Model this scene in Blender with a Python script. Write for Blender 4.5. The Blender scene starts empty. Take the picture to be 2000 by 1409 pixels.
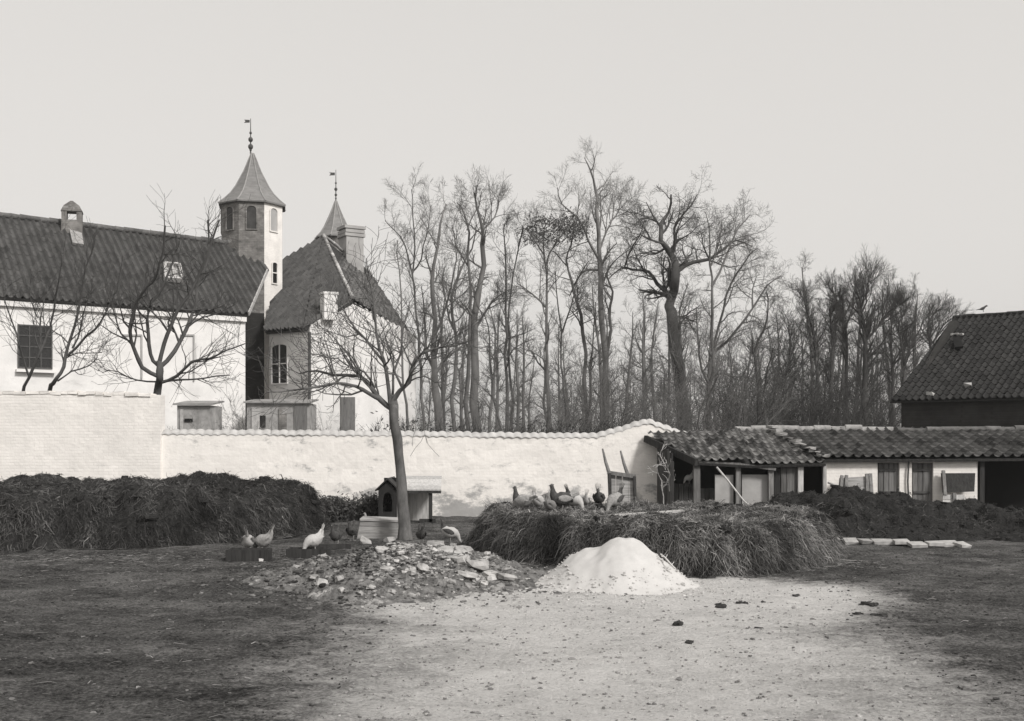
import bpy, bmesh, math, random
import numpy as np
from mathutils import Vector, Matrix, noise
R = math.radians
S = bpy.context.scene
COL = S.collection

# ---------------------------------------------------------------- camera, sky, sun
F, HZ, EYE = 2230.0, 870.0, 1.75          # focal length and horizon row for a 2000 px wide frame; eye height in metres
cd = bpy.data.cameras.new("camera"); cam = bpy.data.objects.new("camera", cd); COL.objects.link(cam)
cam.location = (0, 0, EYE); cam.rotation_euler = (R(90), 0, 0)
cd.sensor_width = 36; cd.lens = 36 * F / 2000; cd.shift_y = (HZ - 704.5) / 2000
cd.clip_start = .1; cd.clip_end = 3000
S.camera = cam
S.view_settings.view_transform = 'Standard'; S.view_settings.look = 'None'
S.view_settings.exposure = 0.0; S.view_settings.gamma = 1.0
SUN_AZ, SUN_EL = R(138), R(38)            # azimuth clockwise from +Y: right of and behind the camera
sdir = Vector((math.sin(SUN_AZ) * math.cos(SUN_EL), math.cos(SUN_AZ) * math.cos(SUN_EL), math.sin(SUN_EL)))
w = bpy.data.worlds.new("World"); S.world = w; w.use_nodes = True
nt = w.node_tree; nt.nodes.clear()
sky = nt.nodes.new('ShaderNodeTexSky'); sky.sky_type = 'NISHITA'; sky.sun_disc = False
sky.sun_elevation = SUN_EL; sky.sun_rotation = SUN_AZ; sky.dust_density = 6; sky.air_density = 1.0
bw = nt.nodes.new('ShaderNodeRGBToBW'); pw = nt.nodes.new('ShaderNodeMath'); pw.operation = 'POWER'; pw.inputs[1].default_value = 0.20
mx = nt.nodes.new('ShaderNodeVectorMath'); mx.operation = 'SCALE'; mx.inputs[0].default_value = (6.42, 6.23, 6.0)
bg = nt.nodes.new('ShaderNodeBackground'); bg.inputs['Strength'].default_value = 0.1
wo = nt.nodes.new('ShaderNodeOutputWorld')
nt.links.new(sky.outputs[0], bw.inputs[0]); nt.links.new(bw.outputs[0], pw.inputs[0])
nt.links.new(pw.outputs[0], mx.inputs['Scale']); nt.links.new(mx.outputs[0], bg.inputs['Color']); nt.links.new(bg.outputs[0], wo.inputs[0])
sl = bpy.data.lights.new("sun", 'SUN'); sl.energy = 3.2; sl.angle = R(10); sl.color = (1, .975, .95)
so = bpy.data.objects.new("sun", sl); COL.objects.link(so); so.rotation_euler = sdir.to_track_quat('Z', 'Y').to_euler()

HAZE = 0.0006                             # density of the air

# ---------------------------------------------------------------- helpers
def P(x, y, Y): return Vector(((x - 1000) / F * Y, Y, EYE + (HZ - y) / F * Y))
def PX(x, Y): return (x - 1000) / F * Y
def PZ(y, Y): return EYE + (HZ - y) / F * Y
def G(x, y, z=0.0): return P(x, y, F * (EYE - z) / (y - HZ))

class MB:
    def __init__(s): s.v = []; s.f = []; s.t = []; s.m = []; s.n = 0
    def add(s, verts, faces, tint=1.0, mi=0):
        verts = np.asarray(verts, dtype=np.float32).reshape(-1, 3)
        s.v.append(verts)
        s.t.append(np.full(len(verts), tint, np.float32) if np.isscalar(tint) else np.asarray(tint, np.float32))
        if isinstance(faces, np.ndarray): s.f.append(faces + s.n); s.m.append(np.full(len(faces), mi, np.int32))
        else:
            for f in faces: s.f.append(np.asarray([f]) + s.n); s.m.append(np.full(1, mi, np.int32))
        s.n += len(verts)
    def box(s, c, size, rz=0, rot=None, tint=1.0, mi=0, jit=0.0):
        M = rot if rot is not None else Matrix.Rotation(rz, 3, 'Z')
        vs = []
        for i in range(8):
            l = Vector(((i & 1) - .5, ((i >> 1) & 1) - .5, (i >> 2) - .5))
            l = Vector((l.x * size[0], l.y * size[1], l.z * size[2]))
            if jit: l += Vector((random.uniform(-jit, jit), random.uniform(-jit, jit), random.uniform(-jit, jit)))
            vs.append(Vector(c) + M @ l)
        s.add(vs, [(0, 2, 3, 1), (4, 5, 7, 6), (0, 1, 5, 4), (2, 6, 7, 3), (0, 4, 6, 2), (1, 3, 7, 5)], tint, mi)
    def bar(s, a, b, w, h=None, up=(0, 0, 1), tint=1.0):
        a, b = Vector(a), Vector(b); h = h or w
        d = (b - a); L = d.length; d.normalize(); sd = d.cross(Vector(up))
        if sd.length < 1e-4: sd = Vector((1, 0, 0))
        sd.normalize(); u = sd.cross(d)
        s.box((a + b) / 2, (L, w, h), rot=Matrix((d, sd, u)).transposed(), tint=tint)
    def prism(s, poly, ext, tint=1.0, mi=0):
        n = len(poly); e = Vector(ext)
        vs = [Vector(p) for p in poly] + [Vector(p) + e for p in poly]
        fs = [tuple(range(n)), tuple(range(2 * n - 1, n - 1, -1))] + [(i, i + n, (i + 1) % n + n, (i + 1) % n) for i in range(n)]
        s.add(vs, fs, tint, mi)
    def tubes(s, pts, rad, sides=3, tint=1.0, mi=0):
        """pts [m,n,3], rad [m,n]"""
        pts = np.asarray(pts, np.float64); rad = np.asarray(rad, np.float64)
        m, n = rad.shape
        tan = np.gradient(pts, axis=1); tan /= np.linalg.norm(tan, axis=2, keepdims=True) + 1e-9
        ref = np.where(np.abs(tan[:, :1, 2:3]) > .9, np.array([[[1., 0, 0]]]), np.array([[[0, 0, 1.]]]))
        ref = np.broadcast_to(ref, tan.shape)
        a = np.cross(tan, ref); a /= np.linalg.norm(a, axis=2, keepdims=True) + 1e-9
        b = np.cross(tan, a)
        ang = np.arange(sides) * 2 * np.pi / sides
        v = pts[:, :, None, :] + rad[:, :, None, None] * (a[:, :, None, :] * np.cos(ang)[None, None, :, None] + b[:, :, None, :] * np.sin(ang)[None, None, :, None])
        idx = np.arange(m * n * sides).reshape(m, n, sides)
        i0 = idx[:, :-1, :]; i1 = idx[:, 1:, :]
        f = np.stack([i0, i1, np.roll(i1, -1, 2), np.roll(i0, -1, 2)], -1).reshape(-1, 4)
        t = tint if np.isscalar(tint) else np.repeat(np.asarray(tint), n * sides)
        s.add(v.reshape(-1, 3), f, t, mi)
        if sides > 3:
            s.add(v[:, 0].reshape(-1, 3), np.arange(m * sides).reshape(m, sides), 1.0, mi)
            s.add(v[:, -1].reshape(-1, 3), np.arange(m * sides).reshape(m, sides)[:, ::-1], 1.0, mi)
    def polylines(s, lines, sides_of=lambda r: 3, tint=1.0):
        groups = {}
        for pts, rad in lines: groups.setdefault((len(pts), sides_of(rad[0])), []).append((pts, rad))
        for (n, sd), L in groups.items():
            s.tubes([[tuple(p) for p in l[0]] for l in L], [l[1] for l in L], sd, tint)
    def lathe(s, c, prof, sides=16, rz=0, tint=1.0, mi=0):
        vs = []; fs = []
        for r, z in prof:
            for k in range(sides):
                a = rz + 2 * math.pi * k / sides
                vs.append((c[0] + r * math.cos(a), c[1] + r * math.sin(a), c[2] + z))
        for i in range(len(prof) - 1):
            for k in range(sides):
                k2 = (k + 1) % sides
                fs.append((i * sides + k, i * sides + k2, (i + 1) * sides + k2, (i + 1) * sides + k))
        s.add(vs, fs, tint, mi)
    def build(s, name, mats, parent=None, origin=None, smooth=False, clip=None):
        if not isinstance(mats, (list, tuple)): mats = [mats]
        V = np.concatenate(s.v); org = Vector((0, 0, 0))
        if parent is not None: org = parent_world(parent)
        elif origin is not None: org = Vector(origin)
        V = V - np.array(org, dtype=np.float32)
        me = bpy.data.meshes.new(name)
        loops = np.concatenate([f.reshape(-1) for f in s.f]).astype(np.int32)
        tot = np.concatenate([np.full(f.shape[0], f.shape[1], np.int32) for f in s.f])
        start = np.concatenate([[0], np.cumsum(tot)[:-1]]).astype(np.int32)
        me.vertices.add(len(V)); me.vertices.foreach_set('co', V.reshape(-1).astype(np.float32))
        me.loops.add(len(loops)); me.loops.foreach_set('vertex_index', loops)
        me.polygons.add(len(tot)); me.polygons.foreach_set('loop_start', start)
        me.polygons.foreach_set('material_index', np.concatenate(s.m))
        me.polygons.foreach_set('use_smooth', np.full(len(tot), smooth))
        me.update(calc_edges=True)
        at = me.attributes.new('tint', 'FLOAT', 'POINT'); at.data.foreach_set('value', np.concatenate(s.t))
        for m in mats: me.materials.append(m)
        o = bpy.data.objects.new(name, me); COL.objects.link(o)
        if parent is not None: o.parent = parent
        else: o.location = org
        return o
def parent_world(p):
    v = Vector((0, 0, 0))
    while p is not None: v += p.location; p = p.parent
    return v
def tag(o, label=None, cat=None, group=None, kind=None):
    if label: o['label'] = label
    if cat: o['category'] = cat
    if group: o['group'] = group
    if kind: o['kind'] = kind
    return o
def thing(name, loc, label, cat, group=None):
    o = bpy.data.objects.new(name, None); COL.objects.link(o); o.location = loc; o.empty_display_size = .2
    return tag(o, label, cat, group)
def copy_tree(o, parent=None):
    c = o.copy(); COL.objects.link(c)
    if parent is not None: c.parent = parent
    for ch in [x for x in bpy.data.objects if x.parent == o]: copy_tree(ch, c)
    return c

# ---------------------------------------------------------------- materials (a monochrome print: greys with a faint warm tone)
def tone(g): return (g, g * .98, g * .955, 1)
def mat(name, g, rough=.9, scale=4.0, var=.3, bump=.25, bscale=None, stretch=(1, 1, 1), tint=False, brick=0, dirt=None, bdist=.02, spec=.2):
    m = bpy.data.materials.new(name); m.use_nodes = True; n = m.node_tree.nodes; l = m.node_tree.links
    b = n['Principled BSDF']; b.inputs['Roughness'].default_value = rough; b.inputs['Specular IOR Level'].default_value = spec
    tc = n.new('ShaderNodeTexCoord'); mp = n.new('ShaderNodeMapping'); mp.inputs['Scale'].default_value = stretch
    l.new(tc.outputs['Object'], mp.inputs[0])
    no = n.new('ShaderNodeTexNoise'); no.inputs['Scale'].default_value = scale; no.inputs['Detail'].default_value = 8; no.inputs['Roughness'].default_value = .65
    l.new(mp.outputs[0], no.inputs['Vector'])
    cr = n.new('ShaderNodeValToRGB'); cr.color_ramp.elements[0].position = .3; cr.color_ramp.elements[1].position = .7
    cr.color_ramp.elements[0].color = tone(g * (1 - var)); cr.color_ramp.elements[1].color = tone(min(.85, g * (1 + var)))
    l.new(no.outputs[0], cr.inputs[0]); out = cr.outputs[0]
    h = no.outputs[0]
    if bscale:
        n2 = n.new('ShaderNodeTexNoise'); n2.inputs['Scale'].default_value = bscale; n2.inputs['Detail'].default_value = 8
        l.new(mp.outputs[0], n2.inputs['Vector']); h = n2.outputs[0]
    if tint:
        at = n.new('ShaderNodeAttribute'); at.attribute_name = 'tint'
        mu = n.new('ShaderNodeMix'); mu.data_type = 'RGBA'; mu.blend_type = 'MULTIPLY'; mu.inputs[0].default_value = 1
        l.new(out, mu.inputs[6]); l.new(at.outputs['Fac'], mu.inputs[7]); out = mu.outputs[2]
    if brick:
        sx = n.new('ShaderNodeSeparateXYZ'); cx = n.new('ShaderNodeCombineXYZ'); l.new(tc.outputs['Object'], sx.inputs[0])
        ad = n.new('ShaderNodeMath'); ad.operation = 'ADD'; l.new(sx.outputs[0], ad.inputs[0]); l.new(sx.outputs[1], ad.inputs[1])
        l.new(ad.outputs[0], cx.inputs[0]); l.new(sx.outputs[2], cx.inputs[1])
        # wobble so that courses are not ruled lines
        wn = n.new('ShaderNodeTexNoise'); wn.inputs['Scale'].default_value = 2.5; wn.inputs['Detail'].default_value = 3
        vm = n.new('ShaderNodeVectorMath'); vm.operation = 'MULTIPLY_ADD'; vm.inputs[1].default_value = (.05, .05, .05)
        l.new(tc.outputs['Object'], wn.inputs['Vector']); l.new(wn.outputs['Color'], vm.inputs[0]); l.new(cx.outputs[0], vm.inputs[2])
        bk = n.new('ShaderNodeTexBrick'); bk.inputs['Scale'].default_value = 1; bk.inputs['Brick Width'].default_value = .24
        bk.inputs['Row Height'].default_value = .075; bk.inputs['Mortar Size'].default_value = .008; bk.inputs['Mortar Smooth'].default_value = .6
        bk.inputs['Color1'].default_value = tone(1); bk.inputs['Color2'].default_value = tone(1 - brick * .6); bk.inputs['Mortar'].default_value = tone(1 - brick)
        l.new(vm.outputs[0], bk.inputs['Vector'])
        mu = n.new('ShaderNodeMix'); mu.data_type = 'RGBA'; mu.blend_type = 'MULTIPLY'; mu.inputs[0].default_value = 1
        l.new(out, mu.inputs[6]); l.new(bk.outputs[0], mu.inputs[7]); out = mu.outputs[2]
        inv = n.new('ShaderNodeMath'); inv.operation = 'MULTIPLY_ADD'; inv.inputs[1].default_value = -.5 * min(1, brick * 3)
        l.new(bk.outputs['Fac'], inv.inputs[0]); l.new(h, inv.inputs[2]); h = inv.outputs[0]
    if dirt:                                  # worn patches: (grey, noise scale, threshold, softness, z below which it grows or None)
        dg, ds, dth, dsoft, zmax = dirt
        dn = n.new('ShaderNodeTexNoise'); dn.inputs['Scale'].default_value = ds; dn.inputs['Detail'].default_value = 9; dn.inputs['Roughness'].default_value = .7
        mp2 = n.new('ShaderNodeMapping'); mp2.inputs['Scale'].default_value = (.7, .7, 1.3); l.new(tc.outputs['Object'], mp2.inputs[0]); l.new(mp2.outputs[0], dn.inputs['Vector'])
        val = dn.outputs[0]
        if zmax:
            sz = n.new('ShaderNodeSeparateXYZ'); l.new(tc.outputs['Object'], sz.inputs[0])
            mr = n.new('ShaderNodeMapRange'); mr.inputs[1].default_value = 0; mr.inputs[2].default_value = zmax; mr.inputs[3].default_value = .24; mr.inputs[4].default_value = 0
            l.new(sz.outputs[2], mr.inputs[0]); a2 = n.new('ShaderNodeMath'); a2.operation = 'ADD'; l.new(val, a2.inputs[0]); l.new(mr.outputs[0], a2.inputs[1]); val = a2.outputs[0]
        m2 = n.new('ShaderNodeMapRange'); m2.inputs[1].default_value = dth; m2.inputs[2].default_value = dth + dsoft; m2.interpolation_type = 'SMOOTHSTEP'
        l.new(val, m2.inputs[0])
        mi = n.new('ShaderNodeMix'); mi.data_type = 'RGBA'; mi.inputs[7].default_value = tone(dg)
        l.new(m2.outputs[0], mi.inputs[0]); l.new(out, mi.inputs[6]); out = mi.outputs[2]
    l.new(out, b.inputs['Base Color'])
    if bump:
        bp = n.new('ShaderNodeBump'); bp.inputs['Strength'].default_value = bump; bp.inputs['Distance'].default_value = bdist
        l.new(h, bp.inputs['Height']); l.new(bp.outputs[0], b.inputs['Normal'])
    return m
M = {}
M['lime'] = mat('limewash', .84, scale=1.8, var=.10, bump=.7, bscale=7, brick=.03, dirt=(.36, 2.3, .545, .16, .95))
M['lime_cap'] = mat('limewashed_tile', .45, scale=3, var=.2, bump=.3, bscale=20)
M['lime_old'] = mat('limewash_weathered', .82, scale=1.8, var=.11, bump=.7, bscale=7, brick=.09, dirt=(.46, 2.2, .62, .2, None))
M['render'] = mat('white_render', .70, scale=1.2, var=.12, bump=.4, bscale=6, dirt=(.44, 1.0, .55, .25, None))
M['render_grey'] = mat('grey_render', .36, scale=1.5, var=.2, bump=.2, bscale=9, dirt=(.2, 1.0, .6, .25, None))
M['brick'] = mat('weathered_brick', .20, scale=3, var=.5, bump=.4, brick=.35, dirt=(.36, 2.2, .55, .15, None))
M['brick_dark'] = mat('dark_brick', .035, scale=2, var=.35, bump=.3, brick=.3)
M['brick_sunlit'] = mat('sunlit_brick', .76, scale=2, var=.15, bump=.2, brick=.1)  # sunlight on the tower's right facet put into a paler brick colour
M['tile'] = mat('clay_pantile', .07, rough=.85, scale=2, var=.3, bump=.2, tint=True)
M['kennel'] = mat('kennel_dark', .022, scale=3, var=.35, bump=.3, stretch=(7, 7, .8))  # near-black front, far darker than the kennel's side boards
M['tile_light'] = mat('lichened_pantile', .105, rough=.85, scale=6, var=.4, bump=.3, tint=True)
M['tile_dark'] = mat('dark_pantile', .02, rough=.8, scale=5, var=.3, bump=.2, tint=True)
M['mortar'] = mat('ridge_mortar', .27, scale=7, var=.4, bump=.4)
M['slate'] = mat('spire_slate', .19, rough=.6, scale=3, var=.25, bump=.15, stretch=(1, 1, 3))
M['iron'] = mat('wrought_iron', .07, rough=.6, scale=9, var=.3, bump=0)
M['wood_dark'] = mat('tarred_board', .035, scale=3, var=.5, bump=.4, stretch=(8, 8, .7), tint=True)
M['wood'] = mat('weathered_board', .16, scale=3, var=.45, bump=.4, stretch=(9, 9, .8), tint=True)
M['wood_pale'] = mat('bleached_board', .42, scale=3, var=.3, bump=.3, stretch=(6, 6, 1), tint=True)
M['wood_h'] = mat('weathered_plank', .27, scale=3, var=.4, bump=.4, stretch=(.8, 9, 9), tint=True)
M['door'] = mat('grey_door_paint', .14, scale=3, var=.35, bump=.3, stretch=(7, 7, .8), tint=True)
M['glass'] = mat('dark_window_pane', .015, rough=.15, var=.2, bump=0, spec=.5)
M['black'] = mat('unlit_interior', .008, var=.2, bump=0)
M['frame'] = mat('window_paint', .4, scale=8, var=.25, bump=.1)
M['bark'] = mat('orchard_bark', .11, scale=9, var=.5, bump=.7, stretch=(1, 1, .4), dirt=(.2, 5, .6, .12, None))
M['bark_far'] = mat('grey_bark', .14, scale=3, var=.4, bump=.5, stretch=(1, 1, .3))
M['bark_pale'] = mat('pale_bark', .20, scale=3, var=.35, bump=.5, stretch=(1, 1, .3))
M['bark_dark'] = mat('dark_bark', .07, scale=3, var=.4, bump=.5, stretch=(1, 1, .3))
M['bark_mid'] = mat('oak_bark', .095, scale=3, var=.4, bump=.5, stretch=(1, 1, .3))
M['leaf'] = mat('dull_leaf', .05, scale=5, var=.5, bump=0, tint=True)
M['straw'] = mat('old_straw', .13, scale=3, var=.5, bump=0, tint=True)
M['straw_dark'] = mat('dark_straw', .05, scale=3, var=.5, bump=0, tint=True)  # same straw in a darker tone
M['muck'] = mat('matted_muck', .024, scale=7, var=.5, bump=.8, bscale=24, bdist=.04)
M['muck_dark'] = mat('dark_muck', .018, scale=7, var=.5, bump=.8, bscale=24, bdist=.04)  # same muck in a darker tone, for the right-hand heap
M['sand'] = mat('pale_sand', .49, scale=6, var=.08, bump=.25, bscale=60, bdist=.008)
M['earth'] = mat('rubble_earth', .14, scale=7, var=.75, bump=1, bscale=22, bdist=.06, dirt=(.42, 6, .53, .12, None))
M['stone'] = mat('broken_masonry', .34, scale=6, var=.3, bump=.6, bscale=18, tint=True)
M['slab'] = mat('pale_slab', .36, scale=6, var=.3, bump=.4, tint=True)
M['dung'] = mat('dry_dung', .04, scale=12, var=.4, bump=.6)
M['h_white'] = mat('white_feathers', .42, scale=30, var=.15, bump=.3)
M['h_brown'] = mat('buff_feathers', .27, scale=28, var=.35, bump=.4)
M['h_dark'] = mat('dark_feathers', .06, scale=28, var=.5, bump=.4)
M['h_grey'] = mat('grey_feathers', .17, scale=28, var=.4, bump=.4)
M['comb'] = mat('comb_skin', .10, scale=20, var=.2, bump=.1)
M['beak'] = mat('horn', .25, scale=20, var=.2, bump=0)

# ---------------------------------------------------------------- ground: one sheet, finely lumpy in the yard, flat to the horizon
def sstep(a, b, x): t = np.clip((x - a) / (b - a), 0, 1); return t * t * (3 - 2 * t)
def ground_z(x, y):
    v = Vector((x, y, 0))
    return .035 * noise.noise(v * .8) + .022 * noise.noise(v * 2.6) + .020 * noise.noise(v * 6) + .010 * noise.noise(v * 12)
def make_ground():
    xs = np.concatenate([[-700, -300, -120, -60, -30], np.arange(-14, 14.01, .075), [30, 60, 120, 300, 700]])
    ys = np.concatenate([[-400, -60, -10, 2], np.arange(5, 28.01, .075), [32, 40, 60, 90, 150, 400, 1000]])
    X, Yg = np.meshgrid(xs, ys); Z = np.zeros_like(X)
    for i in range(X.shape[0]):
        for j in range(X.shape[1]):
            if -14 <= X[i, j] <= 14 and 5 <= Yg[i, j] <= 28: Z[i, j] = ground_z(X[i, j], Yg[i, j])
    # how much spilled sand lies on the earth; bare right side doubles as shade
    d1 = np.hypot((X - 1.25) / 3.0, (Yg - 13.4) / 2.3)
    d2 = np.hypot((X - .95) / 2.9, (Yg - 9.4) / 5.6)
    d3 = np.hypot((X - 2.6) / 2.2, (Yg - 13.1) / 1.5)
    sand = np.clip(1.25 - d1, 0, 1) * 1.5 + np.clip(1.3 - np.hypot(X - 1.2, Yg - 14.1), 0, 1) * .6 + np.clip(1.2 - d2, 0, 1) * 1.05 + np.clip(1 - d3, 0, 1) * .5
    m = MB(); nr, nc = X.shape; idx = np.arange(nr * nc).reshape(nr, nc)
    f = np.stack([idx[:-1, :-1], idx[:-1, 1:], idx[1:, 1:], idx[1:, :-1]], -1).reshape(-1, 4)
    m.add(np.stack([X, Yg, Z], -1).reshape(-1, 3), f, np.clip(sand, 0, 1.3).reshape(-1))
    g = bpy.data.materials.new('yard_earth'); g.use_nodes = True; n = g.node_tree.nodes; l = g.node_tree.links
    b = n['Principled BSDF']; b.inputs['Roughness'].default_value = .95; b.inputs['Specular IOR Level'].default_value = .15
    tc = n.new('ShaderNodeTexCoord')
    def nz(scale, st, det=8, ro=.65):
        mp = n.new('ShaderNodeMapping'); mp.inputs['Scale'].default_value = st; l.new(tc.outputs['Object'], mp.inputs[0])
        t = n.new('ShaderNodeTexNoise'); t.inputs['Scale'].default_value = scale; t.inputs['Detail'].default_value = det; t.inputs['Roughness'].default_value = ro
        l.new(mp.outputs[0], t.inputs['Vector']); return t.outputs[0]
    def math_(op, a, c, val=None):
        k = n.new('ShaderNodeMath'); k.operation = op
        for i, q in enumerate((a, c)):
            if isinstance(q, (int, float)): k.inputs[i].default_value = q
            else: l.new(q, k.inputs[i])
        if val is not None: k.inputs[2].default_value = val
        return k.outputs[0]
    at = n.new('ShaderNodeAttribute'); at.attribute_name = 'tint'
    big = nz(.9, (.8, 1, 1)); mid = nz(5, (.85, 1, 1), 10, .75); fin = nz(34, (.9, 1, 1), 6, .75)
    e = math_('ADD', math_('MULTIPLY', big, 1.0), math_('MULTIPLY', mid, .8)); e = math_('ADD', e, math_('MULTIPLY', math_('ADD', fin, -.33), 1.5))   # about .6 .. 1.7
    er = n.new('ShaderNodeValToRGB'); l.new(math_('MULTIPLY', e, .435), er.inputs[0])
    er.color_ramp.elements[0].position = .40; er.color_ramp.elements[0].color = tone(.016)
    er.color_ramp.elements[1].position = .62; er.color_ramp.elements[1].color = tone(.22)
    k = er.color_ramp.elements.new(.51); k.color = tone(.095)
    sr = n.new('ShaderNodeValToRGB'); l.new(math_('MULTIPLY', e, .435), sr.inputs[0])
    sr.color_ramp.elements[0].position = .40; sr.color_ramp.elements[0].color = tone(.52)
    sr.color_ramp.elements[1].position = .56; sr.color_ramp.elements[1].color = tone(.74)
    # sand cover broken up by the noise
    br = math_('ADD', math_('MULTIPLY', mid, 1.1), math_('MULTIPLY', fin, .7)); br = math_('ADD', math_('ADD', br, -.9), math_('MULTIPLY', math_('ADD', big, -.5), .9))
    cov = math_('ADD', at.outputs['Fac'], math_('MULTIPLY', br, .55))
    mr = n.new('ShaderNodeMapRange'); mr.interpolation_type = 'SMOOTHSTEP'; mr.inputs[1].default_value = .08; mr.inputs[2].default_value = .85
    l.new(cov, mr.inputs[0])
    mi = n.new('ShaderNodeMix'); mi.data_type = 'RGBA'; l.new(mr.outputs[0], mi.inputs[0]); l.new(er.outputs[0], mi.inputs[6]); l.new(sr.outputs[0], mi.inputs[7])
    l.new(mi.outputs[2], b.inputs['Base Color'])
    bp = n.new('ShaderNodeBump'); bp.inputs['Strength'].default_value = 1.0; bp.inputs['Distance'].default_value = .09
    l.new(math_('ADD', mid, math_('MULTIPLY', fin, .6)), bp.inputs['Height']); l.new(bp.outputs[0], b.inputs['Normal'])
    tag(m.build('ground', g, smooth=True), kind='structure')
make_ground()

# ---------------------------------------------------------------- roofs of pantiles
def tile_roof(m, poly, udir, tw=.23, tl=.34, amp=.035, step=.03, sag=0.0, seed=1, tvar=.35, lift=0.0):
    """corrugated, stepped tiles over a planar convex polygon, clipped to it; poly[0] and udir give the eave"""
    rg = np.random.RandomState(seed)
    p0 = Vector(poly[0]); u = Vector(udir).normalized()
    nrm = Vector((0, 0, 0))
    for i in range(len(poly)): nrm += Vector(poly[i]).cross(Vector(poly[(i + 1) % len(poly)]))
    nrm.normalize()
    if nrm.z < 0: nrm = -nrm
    u = (u - nrm * u.dot(nrm)).normalized(); v = nrm.cross(u)
    if v.z < 0: v = -v
    us = [(Vector(p) - p0).dot(u) for p in poly]; vs = [(Vector(p) - p0).dot(v) for p in poly]
    ua, ub, va, vb = min(us) - tw, max(us) + tw, min(vs), max(vs) + tl
    nu = int((ub - ua) / tw) + 1; nv = int((vb - va) / tl) + 1; K = 8
    uu = ua + np.arange(nu * K + 1) * tw / K
    ph = (np.arange(nu * K + 1) % K) / K
    prof = amp * (2.0 * np.exp(-((ph - .5) / .19) ** 2) - .6)
    tile_id = np.minimum(np.arange(nu * K + 1) // K, nu - 1)
    V = []; T = []; Fc = []; L = len(uu); base = 0
    for k in range(nv):
        hj = rg.normal(0, .004, nu)[tile_id]; tj = np.clip(rg.normal(1, tvar, nu), .35, 2.2)[tile_id]
        for e in (0, 1):
            vv = va + (k + e) * tl
            h = lift + prof + hj + (step if e == 0 else 0) - sag * np.sin(np.clip((uu - ua) / (ub - ua), 0, 1) * np.pi)
            pt = np.array(p0)[None] + uu[:, None] * np.array(u)[None] + vv * np.array(v)[None] + h[:, None] * np.array(nrm)[None]
            V.append(pt); T.append(tj)
        b0 = (2 * k) * L; ar = np.arange(L - 1)
        Fc.append(np.stack([b0 + ar, b0 + ar + 1, b0 + L + ar + 1, b0 + L + ar], -1))
        if k: Fc.append(np.stack([b0 - L + ar, b0 - L + ar + 1, b0 + ar + 1, b0 + ar], -1))
    V = np.concatenate(V); T = np.concatenate(T); Fc = np.concatenate(Fc)
    me = bpy.data.meshes.new('tmp'); me.from_pydata([tuple(p) for p in V], [], [tuple(int(q) for q in f) for f in Fc])
    bm = bmesh.new(); bm.from_mesh(me); lay = bm.verts.layers.float.new('t'); bm.verts.ensure_lookup_table()
    for i, vt in enumerate(bm.verts): vt[lay] = T[i]
    c = sum((Vector(p) for p in poly), Vector((0, 0, 0))) / len(poly)
    for i in range(len(poly)):
        a, b2 = Vector(poly[i]), Vector(poly[(i + 1) % len(poly)])
        nn = (b2 - a).cross(nrm)
        if nn.dot(c - a) > 0: nn = -nn
        bmesh.ops.bisect_plane(bm, geom=bm.verts[:] + bm.edges[:] + bm.faces[:], plane_co=a, plane_no=nn, clear_outer=True)
    bm.verts.index_update()
    m_v = [tuple(vt.co) for vt in bm.verts]; m_t = [max(.3, vt[lay]) if vt[lay] > 0 else 1 for vt in bm.verts]
    fs = [tuple(x.index for x in f.verts) for f in bm.faces]
    n0 = m.n; m.v.append(np.array(m_v, np.float32)); m.t.append(np.array(m_t, np.float32))
    for f in fs: m.f.append(np.array([f]) + n0); m.m.append(np.zeros(1, np.int32))
    m.n += len(m_v); bm.free(); bpy.data.meshes.remove(me)
def deck(m, poly, th=.1, drop=.06):
    nrm = Vector((0, 0, 0))
    for i in range(len(poly)): nrm += Vector(poly[i]).cross(Vector(poly[(i + 1) % len(poly)]))
    nrm.normalize()
    if nrm.z < 0: nrm = -nrm
    m.prism([Vector(p) - nrm * drop for p in poly], -nrm * th)
def ridge(m, a, b, r=.11, n=None, jit=.012, rg=random):
    a, b = Vector(a), Vector(b); n = n or max(2, int((b - a).length / .36))
    for i in range(n):
        p, q = a.lerp(b, i / n), a.lerp(b, (i + 1.06) / n)
        j = Vector((0, 0, rg.uniform(-jit, jit)))
        m.tubes([[tuple(p + j), tuple(q + j)]], [[r * rg.uniform(.9, 1.1), r * rg.uniform(.85, 1.0)]], 8, rg.uniform(.7, 1.3))

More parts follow.
